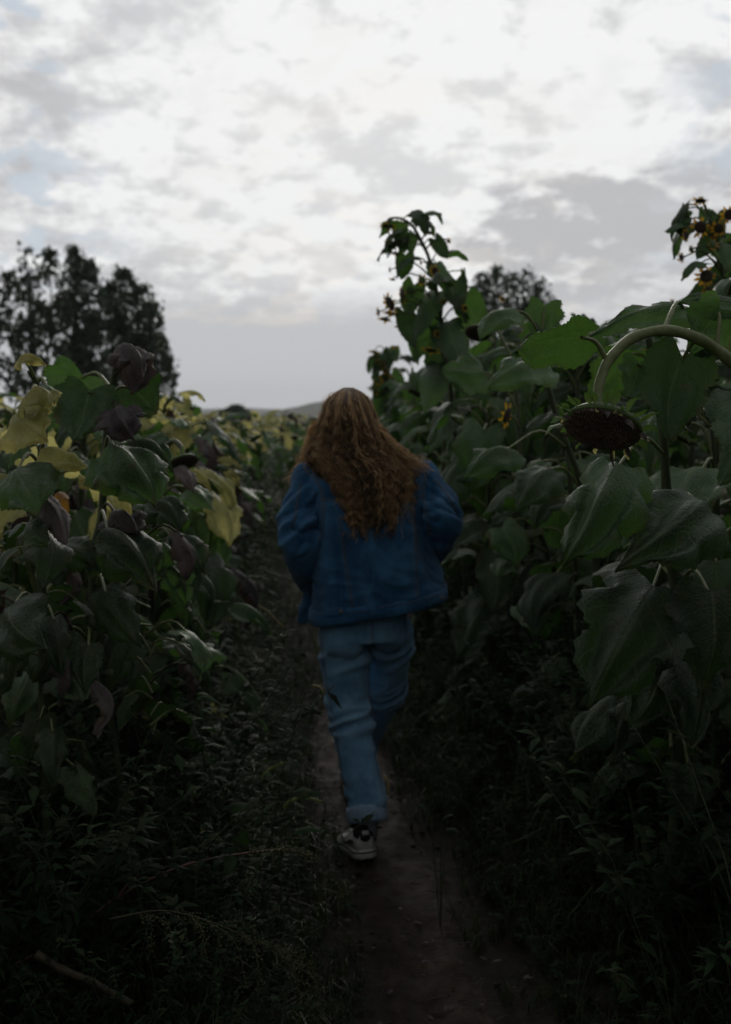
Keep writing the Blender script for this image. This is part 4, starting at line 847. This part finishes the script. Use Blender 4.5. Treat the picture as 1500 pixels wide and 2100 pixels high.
# ------------------------------------------------------------------ the person
PB = np.array((-.01, 3.45, .03))
def remeshed(geos, voxel, smooth_it, name):
    me = to_mesh(name, merge(geos), [])
    o = link(name + '_work', me)
    m = o.modifiers.new('r', 'REMESH'); m.mode = 'VOXEL'; m.voxel_size = voxel
    s = o.modifiers.new('s', 'SMOOTH'); s.factor = .5; s.iterations = smooth_it
    dg = bpy.context.evaluated_depsgraph_get(); ev = o.evaluated_get(dg)
    out = bpy.data.meshes.new_from_object(ev)
    bpy.data.objects.remove(o)
    V = np.zeros(len(out.vertices) * 3, np.float32); out.vertices.foreach_get('co', V)
    N = np.zeros(len(out.vertices) * 3, np.float32); out.vertices.foreach_get('normal', N)
    F = np.array([tuple(p.vertices) + ((-1,) if len(p.vertices) == 3 else ()) for p in out.polygons])
    bpy.data.meshes.remove(out)
    return Geo(V.reshape(-1, 3), F), N.reshape(-1, 3)
def ell(c, a, b_, slope=0.0, k=28, ycurve=0.0, sq=2.4, sloy=0.0):
    t = np.arange(k) * 2 * np.pi / k; ct, st = np.cos(t), np.sin(t)
    x = np.sign(ct) * np.abs(ct) ** (2 / sq) * a; y = np.sign(st) * np.abs(st) ** (2 / sq) * b_
    return np.stack([c[0] + x, c[1] + y, c[2] + slope * x + sloy * y], -1)
def limb(pts, n=24, sides=16, flat=1.0):
    """pts: (point3, radius); rounded ends"""
    C = bez([p for p, _ in pts], n); r = np.interp(np.linspace(0, len(pts) - 1, n), range(len(pts)), [q for _, q in pts])
    return merge([tube(C, r, sides), sphere(C[0], r[0] * .98), sphere(C[-1], r[-1] * .98)])
PX = 3.5 / FPX
HD = P(703, 862, 3.53)
# body (skin): one continuous figure, slimmer than its clothes
fing = []
bodyg = [sphere(HD + (0, .005, .008), (.070, .086, .080), 20, 14), sphere(HD + (0, .035, -.045), (.056, .062, .075), 16, 12),
    limb([(HD + (0, .095, .0), .010), (HD + (0, .112, -.028), .013)], 6, 8), limb([(HD + (-.013, .10, -.03), .008), (HD + (.013, .10, -.03), .008)], 4, 6),
    limb([(HD + (-.02, .083, -.066), .009), (HD + (0, .089, -.066), .010), (HD + (.02, .083, -.066), .009)], 6, 8),
    sphere(HD + (-.077, .0, -.005), (.012, .02, .03), 10, 8), sphere(HD + (.077, .0, -.005), (.012, .02, .03), 10, 8),
    limb([(HD + (.005, -.01, -.07), .052), (P(728, 945, 3.5), .056)], 8)]
SHL, SHR = P(640, 985, 3.51), P(868, 982, 3.51)
bodyg += [loft([ell(P(u, v, 3.52), a, d_, 0) for u, v, a, d_ in ((735, 938, .05, .05), (742, 955, .11, .07), (750, 985, .17, .09), (755, 1050, .15, .095), (757, 1120, .13, .09), (757, 1190, .135, .09), (750, 1260, .128, .085), (748, 1310, .118, .085))])]
EL, ER = P(612, 1100, 3.46), P(903, 1068, 3.46)
WL, WR = P(645, 1185, 3.66), P(880, 1135, 3.68)
for S_, E_, W_, sg in ((SHL, EL, WL, 1), (SHR, ER, WR, -1)):
    bodyg.append(limb([(S_, .045), ((S_ + E_) / 2, .04), (E_, .034)], 12)); bodyg.append(limb([(E_, .034), ((E_ + W_) / 2, .032), (W_, .024)], 12))
    hand = W_ + np.array((sg * .035, .03, -.012)); bodyg.append(limb([(W_, .023), (hand, .027), (hand + (sg * .035, .008, -.01), .024)], 10))
    for f in range(4):
        s0 = hand + np.array((sg * .05, .008, .014 - f * .013)); l = (.034, .038, .036, .028)[f]
        bodyg.append(limb([(s0, .0085), (s0 + (sg * l, -.002, -.006), .008), (s0 + (sg * (l + .022), -.022, -.010), .0075)], 8, 8))
    bodyg.append(limb([(hand + (sg * .005, -.012, .02), .009), (hand + (sg * .03, -.028, .03), .0085), (hand + (sg * .055, -.03, .022), .008)], 8, 8))
LEGL = [(705, 1290, 3.53), (709, 1360, 3.52), (712, 1425, 3.53), (722, 1490, 3.51), (735, 1560, 3.47), (746, 1615, 3.445), (753, 1662, 3.425), (749, 1712, 3.45)]
LEGR = [(800, 1285, 3.56), (797, 1350, 3.66), (788, 1410, 3.78), (772, 1452, 3.86), (748, 1505, 3.93), (729, 1555, 3.99), (725, 1590, 4.02)]
bodyg.append(limb([(P(*q), r_) for q, r_ in zip(LEGL, (.058, .056, .050, .043, .041, .037, .033, .032))], 30))
bodyg.append(limb([(P(*q), r_) for q, r_ in zip(LEGR, (.056, .054, .050, .043, .039, .035, .033))], 30))
FTL0, FTR0 = P(742, 1742, 3.42), np.array((-.045, 4.03, .06))
bodyg.append(limb([(P(750, 1712, 3.45), .028), (FTL0 + (.006, .05, .0), .026), (FTL0 + (-.02, .16, -.015), .024)], 10))
bodyg.append(limb([(P(725, 1585, 4.02), .034), (FTR0 + (0, .02, 0), .032), (FTR0 + (0, .16, -.015), .03)], 10))
bg_, bn_ = remeshed(bodyg, .0065, 4, 'person')
M_SKIN = plain('skin', (.42, .25, .18), (.52, .33, .25), 30, .5, .4, .1)
person = link('person', to_mesh('person', bg_.tf(-PB), M_SKIN), None, PB)
tag(person, 'person with long curly brown hair walking away, denim jacket, jeans and sneakers', 'person')

def denim(name, dark, light, worn):
    m, b = new_mat(name)
    tc = b.n('ShaderNodeTexCoord').outputs['Object']
    n1 = b.noise(tc, 11, 5, .6); n2 = b.noise(b.n('ShaderNodeVectorMath', [tc, (1, 1, .3)], operation='MULTIPLY').outputs[0], 420, 3, .7)
    n3 = b.noise(b.n('ShaderNodeVectorMath', [tc, (1, 1, .08)], operation='MULTIPLY').outputs[0], 160, 2, .6)
    f = b.m('ADD', b.m('MULTIPLY', n1, .5), b.m('ADD', b.m('MULTIPLY', n2, .35), b.m('MULTIPLY', n3, .25)))
    col = b.mix(b.mr(f, .44, .66), dark, light)
    wear = b.m('MULTIPLY', b.n('ShaderNodeAttribute', attribute_name='rnd').outputs['Fac'], b.mr(b.m('ADD', n2, n1), .75, 1.2, .35, 1.0))
    col = b.mix(wear, col, worn)
    wv = b.n('ShaderNodeTexWave', {'Vector': b.n('ShaderNodeVectorMath', [tc, (1, 1, 1.4)], operation='MULTIPLY').outputs[0], 'Scale': 330.0, 'Distortion': 1.0}, bands_direction='DIAGONAL').outputs['Fac']
    bp = b.n('ShaderNodeBump', {'Strength': .6, 'Distance': .002, 'Height': b.m('ADD', b.m('MULTIPLY', wv, .5), n2)}).outputs[0]
    p = b.n('ShaderNodeBsdfPrincipled', {'Base Color': col, 'Roughness': .85, 'Specular IOR Level': .2, 'Normal': bp, 'Sheen Weight': .15, 'Sheen Roughness': .5})
    b.n('ShaderNodeOutputMaterial', [p.outputs[0]])
    return m
M_JACKET = denim('jacket_denim', (.007, .044, .112), (.028, .122, .255), (.085, .24, .41))
M_JEANS = denim('jeans_denim', (.09, .23, .40), (.22, .41, .60), (.42, .60, .74))
M_CUFF = denim('cuff_denim', (.17, .28, .42), (.30, .43, .56), (.5, .6, .7))
M_THREAD = plain('seam_thread', (.030, .07, .12), (.16, .12, .09), 300, .8, .2, .1)
def fbm(p, s, o=0.0): return mnoise.noise((p[0] * s[0] + o, p[1] * s[1], p[2] * s[2]))
def ridge_n(p, s, o=0.0): return (1 - abs(fbm(p, s, o)) * 2.2)
def wrinkle(g, nn, fn):
    dsp = np.array([fn(p, n_) for p, n_ in zip(g.V, nn)])
    g.A = np.clip((dsp - .006) / .030, 0, .45); g.V = g.V + nn * dsp[:, None]; return g
# jacket
jr = []
for v, ul, ur, dep, slope, yc in ((940, 690, 770, .06, 0, 3.52), (950, 655, 825, .088, 0, 3.515), (962, 628, 875, .105, .01, 3.515), (985, 618, 892, .125, .02, 3.515), (1030, 628, 888, .138, .03, 3.515), (1080, 640, 884, .145, .06, 3.515), (1130, 647, 890, .15, .09, 3.515), (1180, 645, 900, .155, .13, 3.515), (1225, 640, 910, .16, .17, 3.515), (1242, 639, 914, .16, .18, 3.515)):
    L_, R_ = P(ul, v, yc), P(ur, v, yc); c = (L_ + R_) / 2
    jr.append(ell(c, (R_[0] - L_[0]) / 2, dep, slope, 40, sq=2.5))
jg = [loft(jr)]
jg.append(limb([(P(638, 985, 3.51), .064), (P(626, 1030, 3.49), .069), (P(620, 1075, 3.465), .069), (P(619, 1108, 3.46), .069), (P(630, 1150, 3.52), .064), (P(648, 1184, 3.62), .060)], 26, 20))
jg.append(limb([(P(866, 982, 3.51), .064), (P(880, 1012, 3.49), .068), (P(895, 1046, 3.465), .070), (P(899, 1074, 3.46), .069), (P(891, 1108, 3.53), .062), (P(878, 1134, 3.64), .060)], 26, 20))
# collar roll and the loose left front corner
cn = P(730, 940, 3.50); ca = np.linspace(.6, 2 * np.pi + 2.54 - .0, 22)
jg.append(limb([(cn + np.array((math.cos(a) * .075, math.sin(a) * .07, .012 + .012 * math.sin(a))), .020) for a in np.linspace(np.pi * .75, np.pi * 2.25, 9)], 24, 10))
fl = [P(648, 1200, 3.60), P(640, 1240, 3.62), P(628, 1272, 3.64)]
jg.append(loft([ell(q, hw, .022, .1, 14) for q, hw in zip(fl, (.03, .035, .033))]))
jk, jn = remeshed(jg, .0065, 2, 'jacket')
def jw(p, n_):
    x, y, z = p
    back = max(0, -n_[1]); arm = 1.0 if (x < -.165 or x > .205) else 0.0
    dsp = .009 * fbm(p, (9, 9, 3.5)) + .005 * fbm(p, (24, 20, 11), 4) + .004 * max(0, ridge_n((x + .3 * z, y, z - .4 * x), (10, 10, 14), 9))
    dsp += .011 * max(0, ridge_n((x + z * .25, y, z), (12, 6, 4), 2)) * back * (z < 1.3)
    if arm:
        zc = 1.21 if x < 0 else 1.25
        k = math.exp(-((z - zc) / .09) ** 2)
        q_ = (x, y, z + .7 * (x if x > 0 else -x) + .5 * y)
        dsp += .017 * (k + .2) * max(-.2, ridge_n(q_, (9, 9, 15), 7)) - .012 * (k + .3) * max(0, ridge_n(q_, (8, 8, 17), 3)) ** 4 + .006 * fbm((x, y, z), (15, 15, 9), 3)
    k = math.exp(-((z - 1.02) / .06) ** 2)
    dsp += .007 * k * max(0, ridge_n((x, y, z + .2 * x), (8, 8, 20), 3))
    return dsp
jk = wrinkle(jk, jn, jw)
JT = BVHTree.FromPolygons([tuple(v) for v in jk.V], [tuple(int(i) for i in f if i >= 0) for f in jk.F])
def on_back(T, uv, off=.0015, n=24, y0=3.2):
    """points of a cloth surface behind photo pixels uv, as seen from straight behind"""
    u = bez([(a, b_, 0) for a, b_ in uv], n); out = []
    for a, b_, _ in u:
        p = P(a, b_, 3.42); h = T.ray_cast(Vector((p[0], y0 - .4, p[2])), Vector((0, 1, 0)))
        if h[0] is None: continue
        out.append(np.array(h[0]) + np.array(h[1]) * off * (1 if h[1][1] < 0 else -1))
    return np.array(out)
def seam(T, uv, parent, r=.0016, n=30, m=M_THREAD):
    for dx in (0, 4):
        pts = on_back(T, [(a + dx, b_) for a, b_ in uv], .0006, n)
        if len(pts) > 3: part('seam', tube(pts, r, 5), m, parent)
JSEAMS = ([(696, 1060), (708, 1150), (722, 1240)], [(846, 1060), (850, 1130), (852, 1218)], [(655, 1022), (740, 1030), (830, 1026), (868, 1015)], [(640, 975), (660, 1010), (662, 1060), (655, 1110)], [(872, 975), (866, 1010), (872, 1060), (880, 1100)], [(614, 990), (607, 1040), (598, 1085)], [(893, 985), (915, 1015), (935, 1050)])
def fade_near(g, T, uvs, wd, am):
    pts = np.vstack([q for q in (on_back(T, uv, 0, 60) for uv in uvs) if len(q)])
    for i0 in range(0, len(g.V), 4000):
        dd = np.sqrt(((g.V[i0:i0 + 4000, None] - pts[None]) ** 2).sum(-1)).min(1)
        g.A[i0:i0 + 4000] = np.clip(g.A[i0:i0 + 4000] + am * np.exp(-(dd / wd) ** 2), 0, .8)
fade_near(jk, JT, JSEAMS, .010, .38)
jacket = part('jacket', jk, M_JACKET, person)
for uv in JSEAMS: seam(JT, uv, jacket)
# waistband: a proud band round the hem with tabs and buttons
wr_ = []
for v, g_, sl_ in ((1222, .000, .165), (1223, .006, .166), (1234, .009, .174), (1248, .009, .181), (1251, .004, .182), (1251.5, -.012, .182)):
    L_, R_ = P(638, v, 3.515), P(913, v, 3.515); wr_.append(ell((L_ + R_) / 2, (R_[0] - L_[0]) / 2 + g_, .163 + g_, sl_, 64, sq=2.5))
band = loft(wr_, cap=False)
band.V += np.array([(0, 0, .004 * mnoise.noise((p[0] * 16, p[1] * 16, 1))) for p in band.V]) + np.array([(p[0] * .0, .006 * mnoise.noise((p[0] * 11, p[2] * 30, 5)), 0) for p in band.V])
band.A[:] = np.array([.05 + .35 * max(0, mnoise.noise((p[0] * 30, p[1] * 30, p[2] * 9))) for p in band.V]); part('waistband', band, M_JACKET, jacket)
BT = BVHTree.FromPolygons([tuple(v) for v in band.V], [tuple(int(i) for i in f if i >= 0) for f in band.F])
for uu, vv in ((690, 1248), (893, 1226)):
    pts = on_back(BT, [(uu - 20, vv + 4), (uu, vv), (uu + 20, vv - 3)], .003, 10)
    if len(pts) > 3:
        T_, N_, B_ = frames(pts); tab = []
        for q in pts: tab.append(np.array([q + (0, -.004, .011), q + (0, .001, .011), q + (0, .001, -.011), q + (0, -.004, -.011)]))
        tab = loft(tab); tab.A[:] = .2; part('adjuster_tab', tab, M_JACKET, jacket, False)
        part('button', sphere(pts[-3] + (0, -.005, 0), (.007, .003, .007), 12, 6), plain('button_metal', (.10, .08, .06), (.2, .16, .12), 50, .4, .5), jacket)
for vv in (0, 22): 
    pts = on_back(BT, [(650, 1253 + vv * .55 - 7), (740, 1240 + vv * .55 - 7), (840, 1222 + vv * .55 - 7), (905, 1211 + vv * .55 - 7)], .001, 40)
    if len(pts) > 3: part('seam', tube(pts, .0011, 5), M_THREAD, jacket)
# jeans
def rring(q, hw, dep, ax=None): return ell(P(*q), hw, dep, 0, 28, sq=2.2)
jl = [loft([ell(P(u, v, Y), a, d_, sl) for u, v, Y, a, d_, sl in ((752, 1195, 3.53, .145, .105, .05), (750, 1240, 3.53, .158, .118, .04), (746, 1275, 3.53, 0.157, .120, .02), (742, 1305, 3.53, .150, .122, 0))])]
def leg(pts, hws):
    C = bez([P(*q) for q in pts], 40); r = np.interp(np.linspace(0, len(pts) - 1, 40), range(len(pts)), hws)
    return tube(C, r, 24)
jl.append(leg(LEGL[:7], (.090, .084, .076, .070, .065, .066, .066)))
jl.append(leg(LEGR[:6], (.088, .080, .074, .070, .064, .060)))
jl.append(sphere(P(708, 1300, 3.51), (.09, .115, .09))); jl.append(sphere(P(795, 1288, 3.54), (.08, .10, .085)))
je, jen = remeshed(jl, .0065, 3, 'jeans')
KZ = P(715, 1470, 3.5)[2]; BZ = P(715, 1345, 3.5)[2]; AZ = P(750, 1640, 3.43)[2]
def jew(p, n_):
    x, y, z = p
    dsp = .004 * fbm(p, (14, 14, 6)) + .003 * fbm(p, (30, 30, 16), 5)
    for zc, wd, am, s1 in ((KZ, .085, .022, 20), (BZ, .05, .016, 17), (AZ, .07, .012, 22), (KZ - .2, .1, .004, 18)):
        k = math.exp(-((z - zc) / wd) ** 2)
        if k > .02: dsp += am * k * max(-.3, ridge_n((x * .6, y * .6, z - .35 * x + .15 * math.sin(x * 25) * .1), (9, 7, s1), zc * 3)) 
    return dsp
je = wrinkle(je, jen, jew)
ET = BVHTree.FromPolygons([tuple(v) for v in je.V], [tuple(int(i) for i in f if i >= 0) for f in je.F])
ESEAMS = ([(760, 1262), (762, 1290), (762, 1318)], [(655, 1275), (662, 1380), (684, 1500), (704, 1620)], [(757, 1340), (756, 1420), (764, 1520), (783, 1625)])
fade_near(je, ET, ESEAMS, .009, .35)
jeans = part('jeans', je, M_JEANS, person)
for uv in ESEAMS: seam(ET, uv, jeans, .0012)
for (ua, ub, va, vb, sk) in ((672, 744, 1282, 1340, 4), (778, 828, 1276, 1328, -3)):
    gx, gy = 12, 10; V = []; ok = True
    for jv in range(gy + 1):
        for iu in range(gx + 1):
            s_, t_ = iu / gx, jv / gy
            v = va + (vb - va) * t_ + (10 * (1 - abs(2 * s_ - 1)) if t_ > .85 else 0) * (t_ - .85) / .15 + sk * (s_ - .5)
            q = on_back(ET, [(ua + (ub - ua) * s_, v), (ua + (ub - ua) * s_, v + .1)], .0045, 2)
            if len(q) < 1: ok = False; break
            V.append(q[0] if 0 < iu < gx and 0 < jv < gy else q[0] + np.array((0, .004, 0)))
        if not ok: break
    if ok:
        i = np.arange(gy)[:, None] * (gx + 1); j = np.arange(gx)[None]
        part('back_pocket', Geo(V, np.stack([i + j, i + gx + 1 + j, i + gx + 2 + j, i + j + 1], -1).reshape(-1, 4), 0, None, .10), M_JEANS, jeans)
def cuff(pts, r0):
    C = np.array([P(*q) for q in pts]); ax = nrm(C[1] - C[0]); k = 36; t = np.arange(k) * 2 * np.pi / k
    xx = nrm(np.cross((0, 1, 0), ax)); yy = np.cross(ax, xx); L_ = np.linalg.norm(C[1] - C[0]); rings = []
    for f, r in ((0, .97), (.02, 1.06), (.3, 1.10), (.8, 1.11), (1.0, 1.06), (1.02, .98), (.9, .90), (.3, .88)):
        wob = np.array([1 + .035 * math.sin(3 * a + 1) + .02 * math.sin(7 * a) for a in t])
        rings.append(C[0] + ax * L_ * f + (np.cos(t) * r0 * r * wob)[:, None] * xx + (np.sin(t) * r0 * r * wob)[:, None] * yy + ax * (.006 * np.sin(2 * t + 1))[:, None])
    cg = loft(rings, False); cg.A[:] = .15; part('cuff', cg, M_CUFF, jeans)
cuff([(751, 1648, 3.43), (756, 1682, 3.415)], .066)
cuff([(731, 1545, 3.98), (727, 1575, 4.0)], .060)
# sneakers
M_WHITE = plain('sneaker_white', (.50, .50, .47), (.66, .66, .62), 40, .6, .3, .1)
M_BLACK = plain('sneaker_black', (.012, .012, .013), (.03, .03, .03), 60, .7, .3)
M_SOLE = plain('sneaker_sole', (.40, .39, .36), (.55, .53, .49), 50, .7, .3, .2)
def sneaker(heel, yaw, pitch, sc=1.12):
    """heel: world position of the sole's back edge centre; toe points +Y turned by yaw, heel raised by pitch"""
    Rm = rz(yaw) @ rx(-pitch) * sc
    prof = [(0, .024, .095), (.012, .033, .098), (.04, .036, .096), (.08, .036, .088), (.12, .038, .070), (.16, .043, .056), (.20, .044, .048), (.235, .038, .040), (.255, .022, .030)]
    rings = []
    for y, w, h in prof:
        t = np.linspace(0, np.pi, 13); x = np.cos(t) * w; x = np.sign(x) * np.abs(x) ** .8 * w ** .2; z = .026 + np.sin(t) ** .6 * (h - .026)
        z0 = np.column_stack([x * (1 - .25 * ((z - .026) / .07).clip(0, 1)), np.full(13, y), z]); rings.append(z0)
    up = loft(rings)
    o = part('sneaker', up.tf(heel, Rm), M_WHITE, person)
    t = np.arange(40) * 2 * np.pi / 40; yy = np.concatenate([np.linspace(-.006, .262, 20), np.linspace(.262, -.006, 20)])
    ws = np.interp(yy, [-.006, 0, .02, .1, .18, .235, .262], [.016, .028, .038, .039, .047, .041, .015]); xs_ = np.where(np.arange(40) < 20, ws, -ws)
    def outline(s, z): return np.column_stack([xs_ * s, .128 + (yy - .128) * s, np.full(40, z)])
    part('sole', loft([outline(.97, 0), outline(1.0, .004), outline(1.0, .027), outline(.97, .03)]).tf(heel, Rm), M_SOLE, o)
    part('sole_line', loft([outline(1.004, .018), outline(1.008, .0185), outline(1.008, .0225), outline(1.004, .023)], False).tf(heel, Rm), M_BLACK, o)
    # black heel patch with a white tab, black collar and side stripes
    rg = []
    for a in np.linspace(-1.25, 1.25, 15):
        x, y = math.sin(a) * .0365, .030 - math.cos(a) * .034; lo_ = .052 + .016 * abs(a); hi_ = .099
        rg.append(np.array([(x, y, lo_), (x * 1.0, y, hi_), (x * .9, y + .004, hi_), (x * .9, y + .004, lo_)]))
    part('heel_patch', loft(rg).tf(heel, Rm), M_BLACK, o)
    part('heel_tab', loft([np.array([(x, -.0075, .074), (x, -.0075, .088), (x, -.003, .088), (x, -.003, .074)]) for x in np.linspace(-.011, .011, 5)]).tf(heel, Rm), M_WHITE, o)
    part('collar', tube(np.array([(math.sin(a) * .031, .04 - math.cos(a) * .042, .097 + .004 * math.cos(a)) for a in np.linspace(-2.6, 2.6, 22)]), .0065, 8).tf(heel, Rm), M_BLACK, o)
    for sg in (-1, 1):
        st = [np.array((sg * w_, y_, z_)) for y_, z_, w_ in ((.02, .055, .0385), (.05, .052, .0395), (.09, .040, .041), (.13, .046, .0415), (.16, .05, .040))]
        part('stripe', tube(bez(st, 16), .0045, 6).tf(heel, Rm), M_BLACK, o)
    for k in range(4):
        y_ = .125 + k * .024; z_ = .075 - k * .008
        part('lace', tube(bez([(-.022, y_, z_ - .006), (0, y_ + .004, z_ + .006), (.022, y_, z_ - .006)], 7), .0028, 5).tf(heel, Rm), M_WHITE, o)
    return o
part('sock', limb([(P(752, 1650, 3.428), .047), (P(752, 1696, 3.438), .042), (P(750, 1722, 3.452), .037)], 10), plain('sock_grey', (.22, .24, .27), (.34, .36, .38), 120, .9, .1), person)
sneaker(P(752, 1762, 3.37), R(15), R(13))
sneaker(np.array((-.045, 3.985, ground_h(-.045, 4.0) + .012)), R(4), R(-4))
# hair: ringlets over a dark under-layer
VV = [795, 803, 815, 830, 870, 910, 940, 970, 1000, 1050, 1100, 1135]
UL = [700, 681, 664, 653, 646, 634, 622, 640, 660, 675, 690, 715]
UR = [714, 732, 745, 754, 770, 797, 833, 868, 868, 858, 850, 835]
YB = [3.53, 3.49, 3.46, 3.435, 3.41, 3.40, 3.385, 3.365, 3.352, 3.345, 3.340, 3.335]
def hair_path(q, v0, v1, lay, n, front=False):
    v = np.linspace(v0, v1, n); ul, ur = np.interp(v, VV, UL), np.interp(v, VV, UR); yb = np.interp(v, VV, YB)
    mid = (ul + ur) / 2 + np.interp(v, [797, 850, 920, 1100], [8, 8, 0, 0]); hw = (ur - ul) / 2
    qq = q * (.97 + .06 * np.sin(v * .02 + q * 5))
    u = mid + qq * hw * lay
    yb = yb + .010 * np.cos(q * 21 + v * .006) * np.clip((v - 805) / 60, 0, 1)
    y = 3.53 + (yb - 3.53) * np.sqrt(np.clip(1 - (.92 * q) ** 2, 0, 1)) * lay * (1 if not front else -.9)
    return np.array([P(a, b_, c) for a, b_, c in zip(u, v, y)])
core = []
for v in np.linspace(809, 1075, 24):
    ul, ur, yb = np.interp(v, VV, UL) + 12, np.interp(v, VV, UR) - 12, np.interp(v, VV, YB) + .022
    if v > 960: ul += 10; ur -= 12
    yc = 3.53 if v < 930 else min(3.53, yb + .05); a = np.arange(28) * 2 * np.pi / 28
    L_, R_ = P(ul, v, yc), P(ur, v, yc); c = (L_ + R_) / 2
    core.append(np.stack([c[0] + np.cos(a) * (R_[0] - L_[0]) / 2 * (1 + .05 * np.sin(9 * a + v)), yc + np.where(np.sin(a) < 0, np.sin(a) * (yc - yb), np.sin(a) * (.075 if v < 880 else .03)), np.full(28, c[2])], -1))
hs = [loft(core[::-1])]; hs[0].A[:] = .02
def strands(q, v0, v1, lay, ns, front=False, rad=1.0, spread=.0065, backlit_gold=0.0):
    n = 38; C = hair_path(q, v0, v1, lay, n, front); t = np.linspace(0, 1, n)
    w = rnd.uniform(50, 92) * (v1 - v0) / 300; am = rnd.uniform(.55, 1.35); ph = rnd.uniform(0, 6.28); sgn = rnd.choice((-1, 1)); tone_ = rnd.random()
    env = np.clip((t * (v1 - v0) + v0 - 815) / 120, .08, 1)
    low_ = rng.normal(size=2) * .008
    for k in range(ns):
        o1, o2 = rng.normal(size=2) * spread; p2 = ph + rnd.gauss(0, .75); rr = rnd.uniform(.6, 1.2) * .0105 * rad * am
        hel = np.stack([np.cos(sgn * w * t + p2) * rr * env + (o1 + low_[0] * np.sin(t * 6)) * (env * .8 + .2), (np.sin(sgn * w * t + p2) * rr + o2 * .7) * env, -np.sin(2 * w * t + p2) * .002 * env], -1)
        end = max(8, int(n * rnd.uniform(.78, 1)))
        Cs = (C + hel)[:end]
        hs.append(tube(Cs, np.linspace(.0012, .0005, end), 3, False, 0, min(1, max(0, .04 + .95 * tone_ ** 1.4 * rnd.uniform(.6, 1.2) * (.58 + .42 * min(1, abs(q) * 1.3)) + backlit_gold))))  # backlit rim put into the colour: outer locks lighter, centre locks darker
for k in range(130):
    q = -1 + 2 * (k + rnd.random()) / 130; q = math.copysign(abs(q) ** .85, q)
    v1 = rnd.uniform(1045, 1128) - 55 * max(0, abs(q) - .6) / .4
    if q > .80: v1 = rnd.uniform(955, 1005)
    if q < -.85: v1 = rnd.uniform(930, 985)
    strands(q, 795 + 3 * rnd.random(), v1, rnd.uniform(.90, 1.05) if abs(q) < .7 else rnd.uniform(.84, 1.09), 20, backlit_gold=.28 * max(0, abs(q) - .55) / .45)
for k in range(46):
    q = rnd.uniform(-.9, .85); strands(q, rnd.uniform(850, 930), rnd.uniform(1050, 1132), rnd.uniform(.96, 1.06), 14)
for k in range(30):
    q = rnd.choice((-1, 1)) * rnd.uniform(.72, 1.0); strands(q, 800, rnd.uniform(940, 1000), rnd.uniform(.95, 1.04), 9, True, backlit_gold=.2)
# locks that slip over the shoulders
def lock(pts, ns, backlit_gold):
    C = bez([P(*p) for p in pts], 36); t = np.linspace(0, 1, 36); ph = rnd.uniform(0, 6.28)
    for k in range(ns):
        o = rng.normal(size=3) * .011; p2 = ph + rnd.gauss(0, .8); w = rnd.uniform(26, 40)
        hs.append(tube(C + np.stack([np.cos(w * t + p2) * .008 + o[0] * t, np.sin(w * t + p2) * .008 + o[1], np.sin(w * t + p2 * 2) * .004 + o[2] * t], -1), np.linspace(.0013, .0007, 36), 3, False, 0, rnd.uniform(.5, .8) + backlit_gold))
for _ in range(4): lock([(645 + rnd.uniform(-5, 5), 865, 3.52), (632, 905, 3.55), (618 + rnd.uniform(-6, 6), 945, 3.56), (598 + rnd.uniform(-8, 8), 985 + rnd.uniform(-10, 10), 3.58)], 8, .25)
for _ in range(6): lock([(775 + rnd.uniform(-8, 8), 870, 3.47), (805, 905, 3.43), (840 + rnd.uniform(-6, 6), 935, 3.42), (872 + rnd.uniform(-8, 8), 958 + rnd.uniform(-8, 8), 3.43)], 9, .1)
# flyaway frizz
for k in range(420):
    q = rnd.choice((-1, 1)) * rnd.uniform(.5, 1.02) if k < 170 else rnd.uniform(-1, 1); v0 = rnd.uniform(800, 1050)
    C = hair_path(q, v0, v0 + rnd.uniform(25, 70), rnd.uniform(1.02, 1.10), 14); w = rnd.uniform(4, 9); t = np.linspace(0, 1, 14)
    C = C + np.stack([np.cos(w * t + k) * .008 * t, -np.abs(np.sin(w * t)) * .006, np.sin(w * t) * .006 + t * rnd.uniform(0, .03)], -1)
    hs.append(tube(C, .0007, 3, False, 0, rnd.uniform(.55, 1)))
mh_, b = new_mat('hair_brown')
at = b.n('ShaderNodeAttribute', attribute_name='rnd').outputs['Fac']
col = b.mix(at, (.028, .015, .008), (.78, .50, .25))
p = b.n('ShaderNodeBsdfPrincipled', {'Base Color': col, 'Roughness': .42, 'Specular IOR Level': .35})
tr = b.n('ShaderNodeBsdfTranslucent', {'Color': b.mix(.5, col, (.45, .24, .10))})
b.n('ShaderNodeOutputMaterial', [b.n('ShaderNodeMixShader', [.22, p.outputs[0], tr.outputs[0]]).outputs[0]])
part('hair', merge(hs), mh_, person)
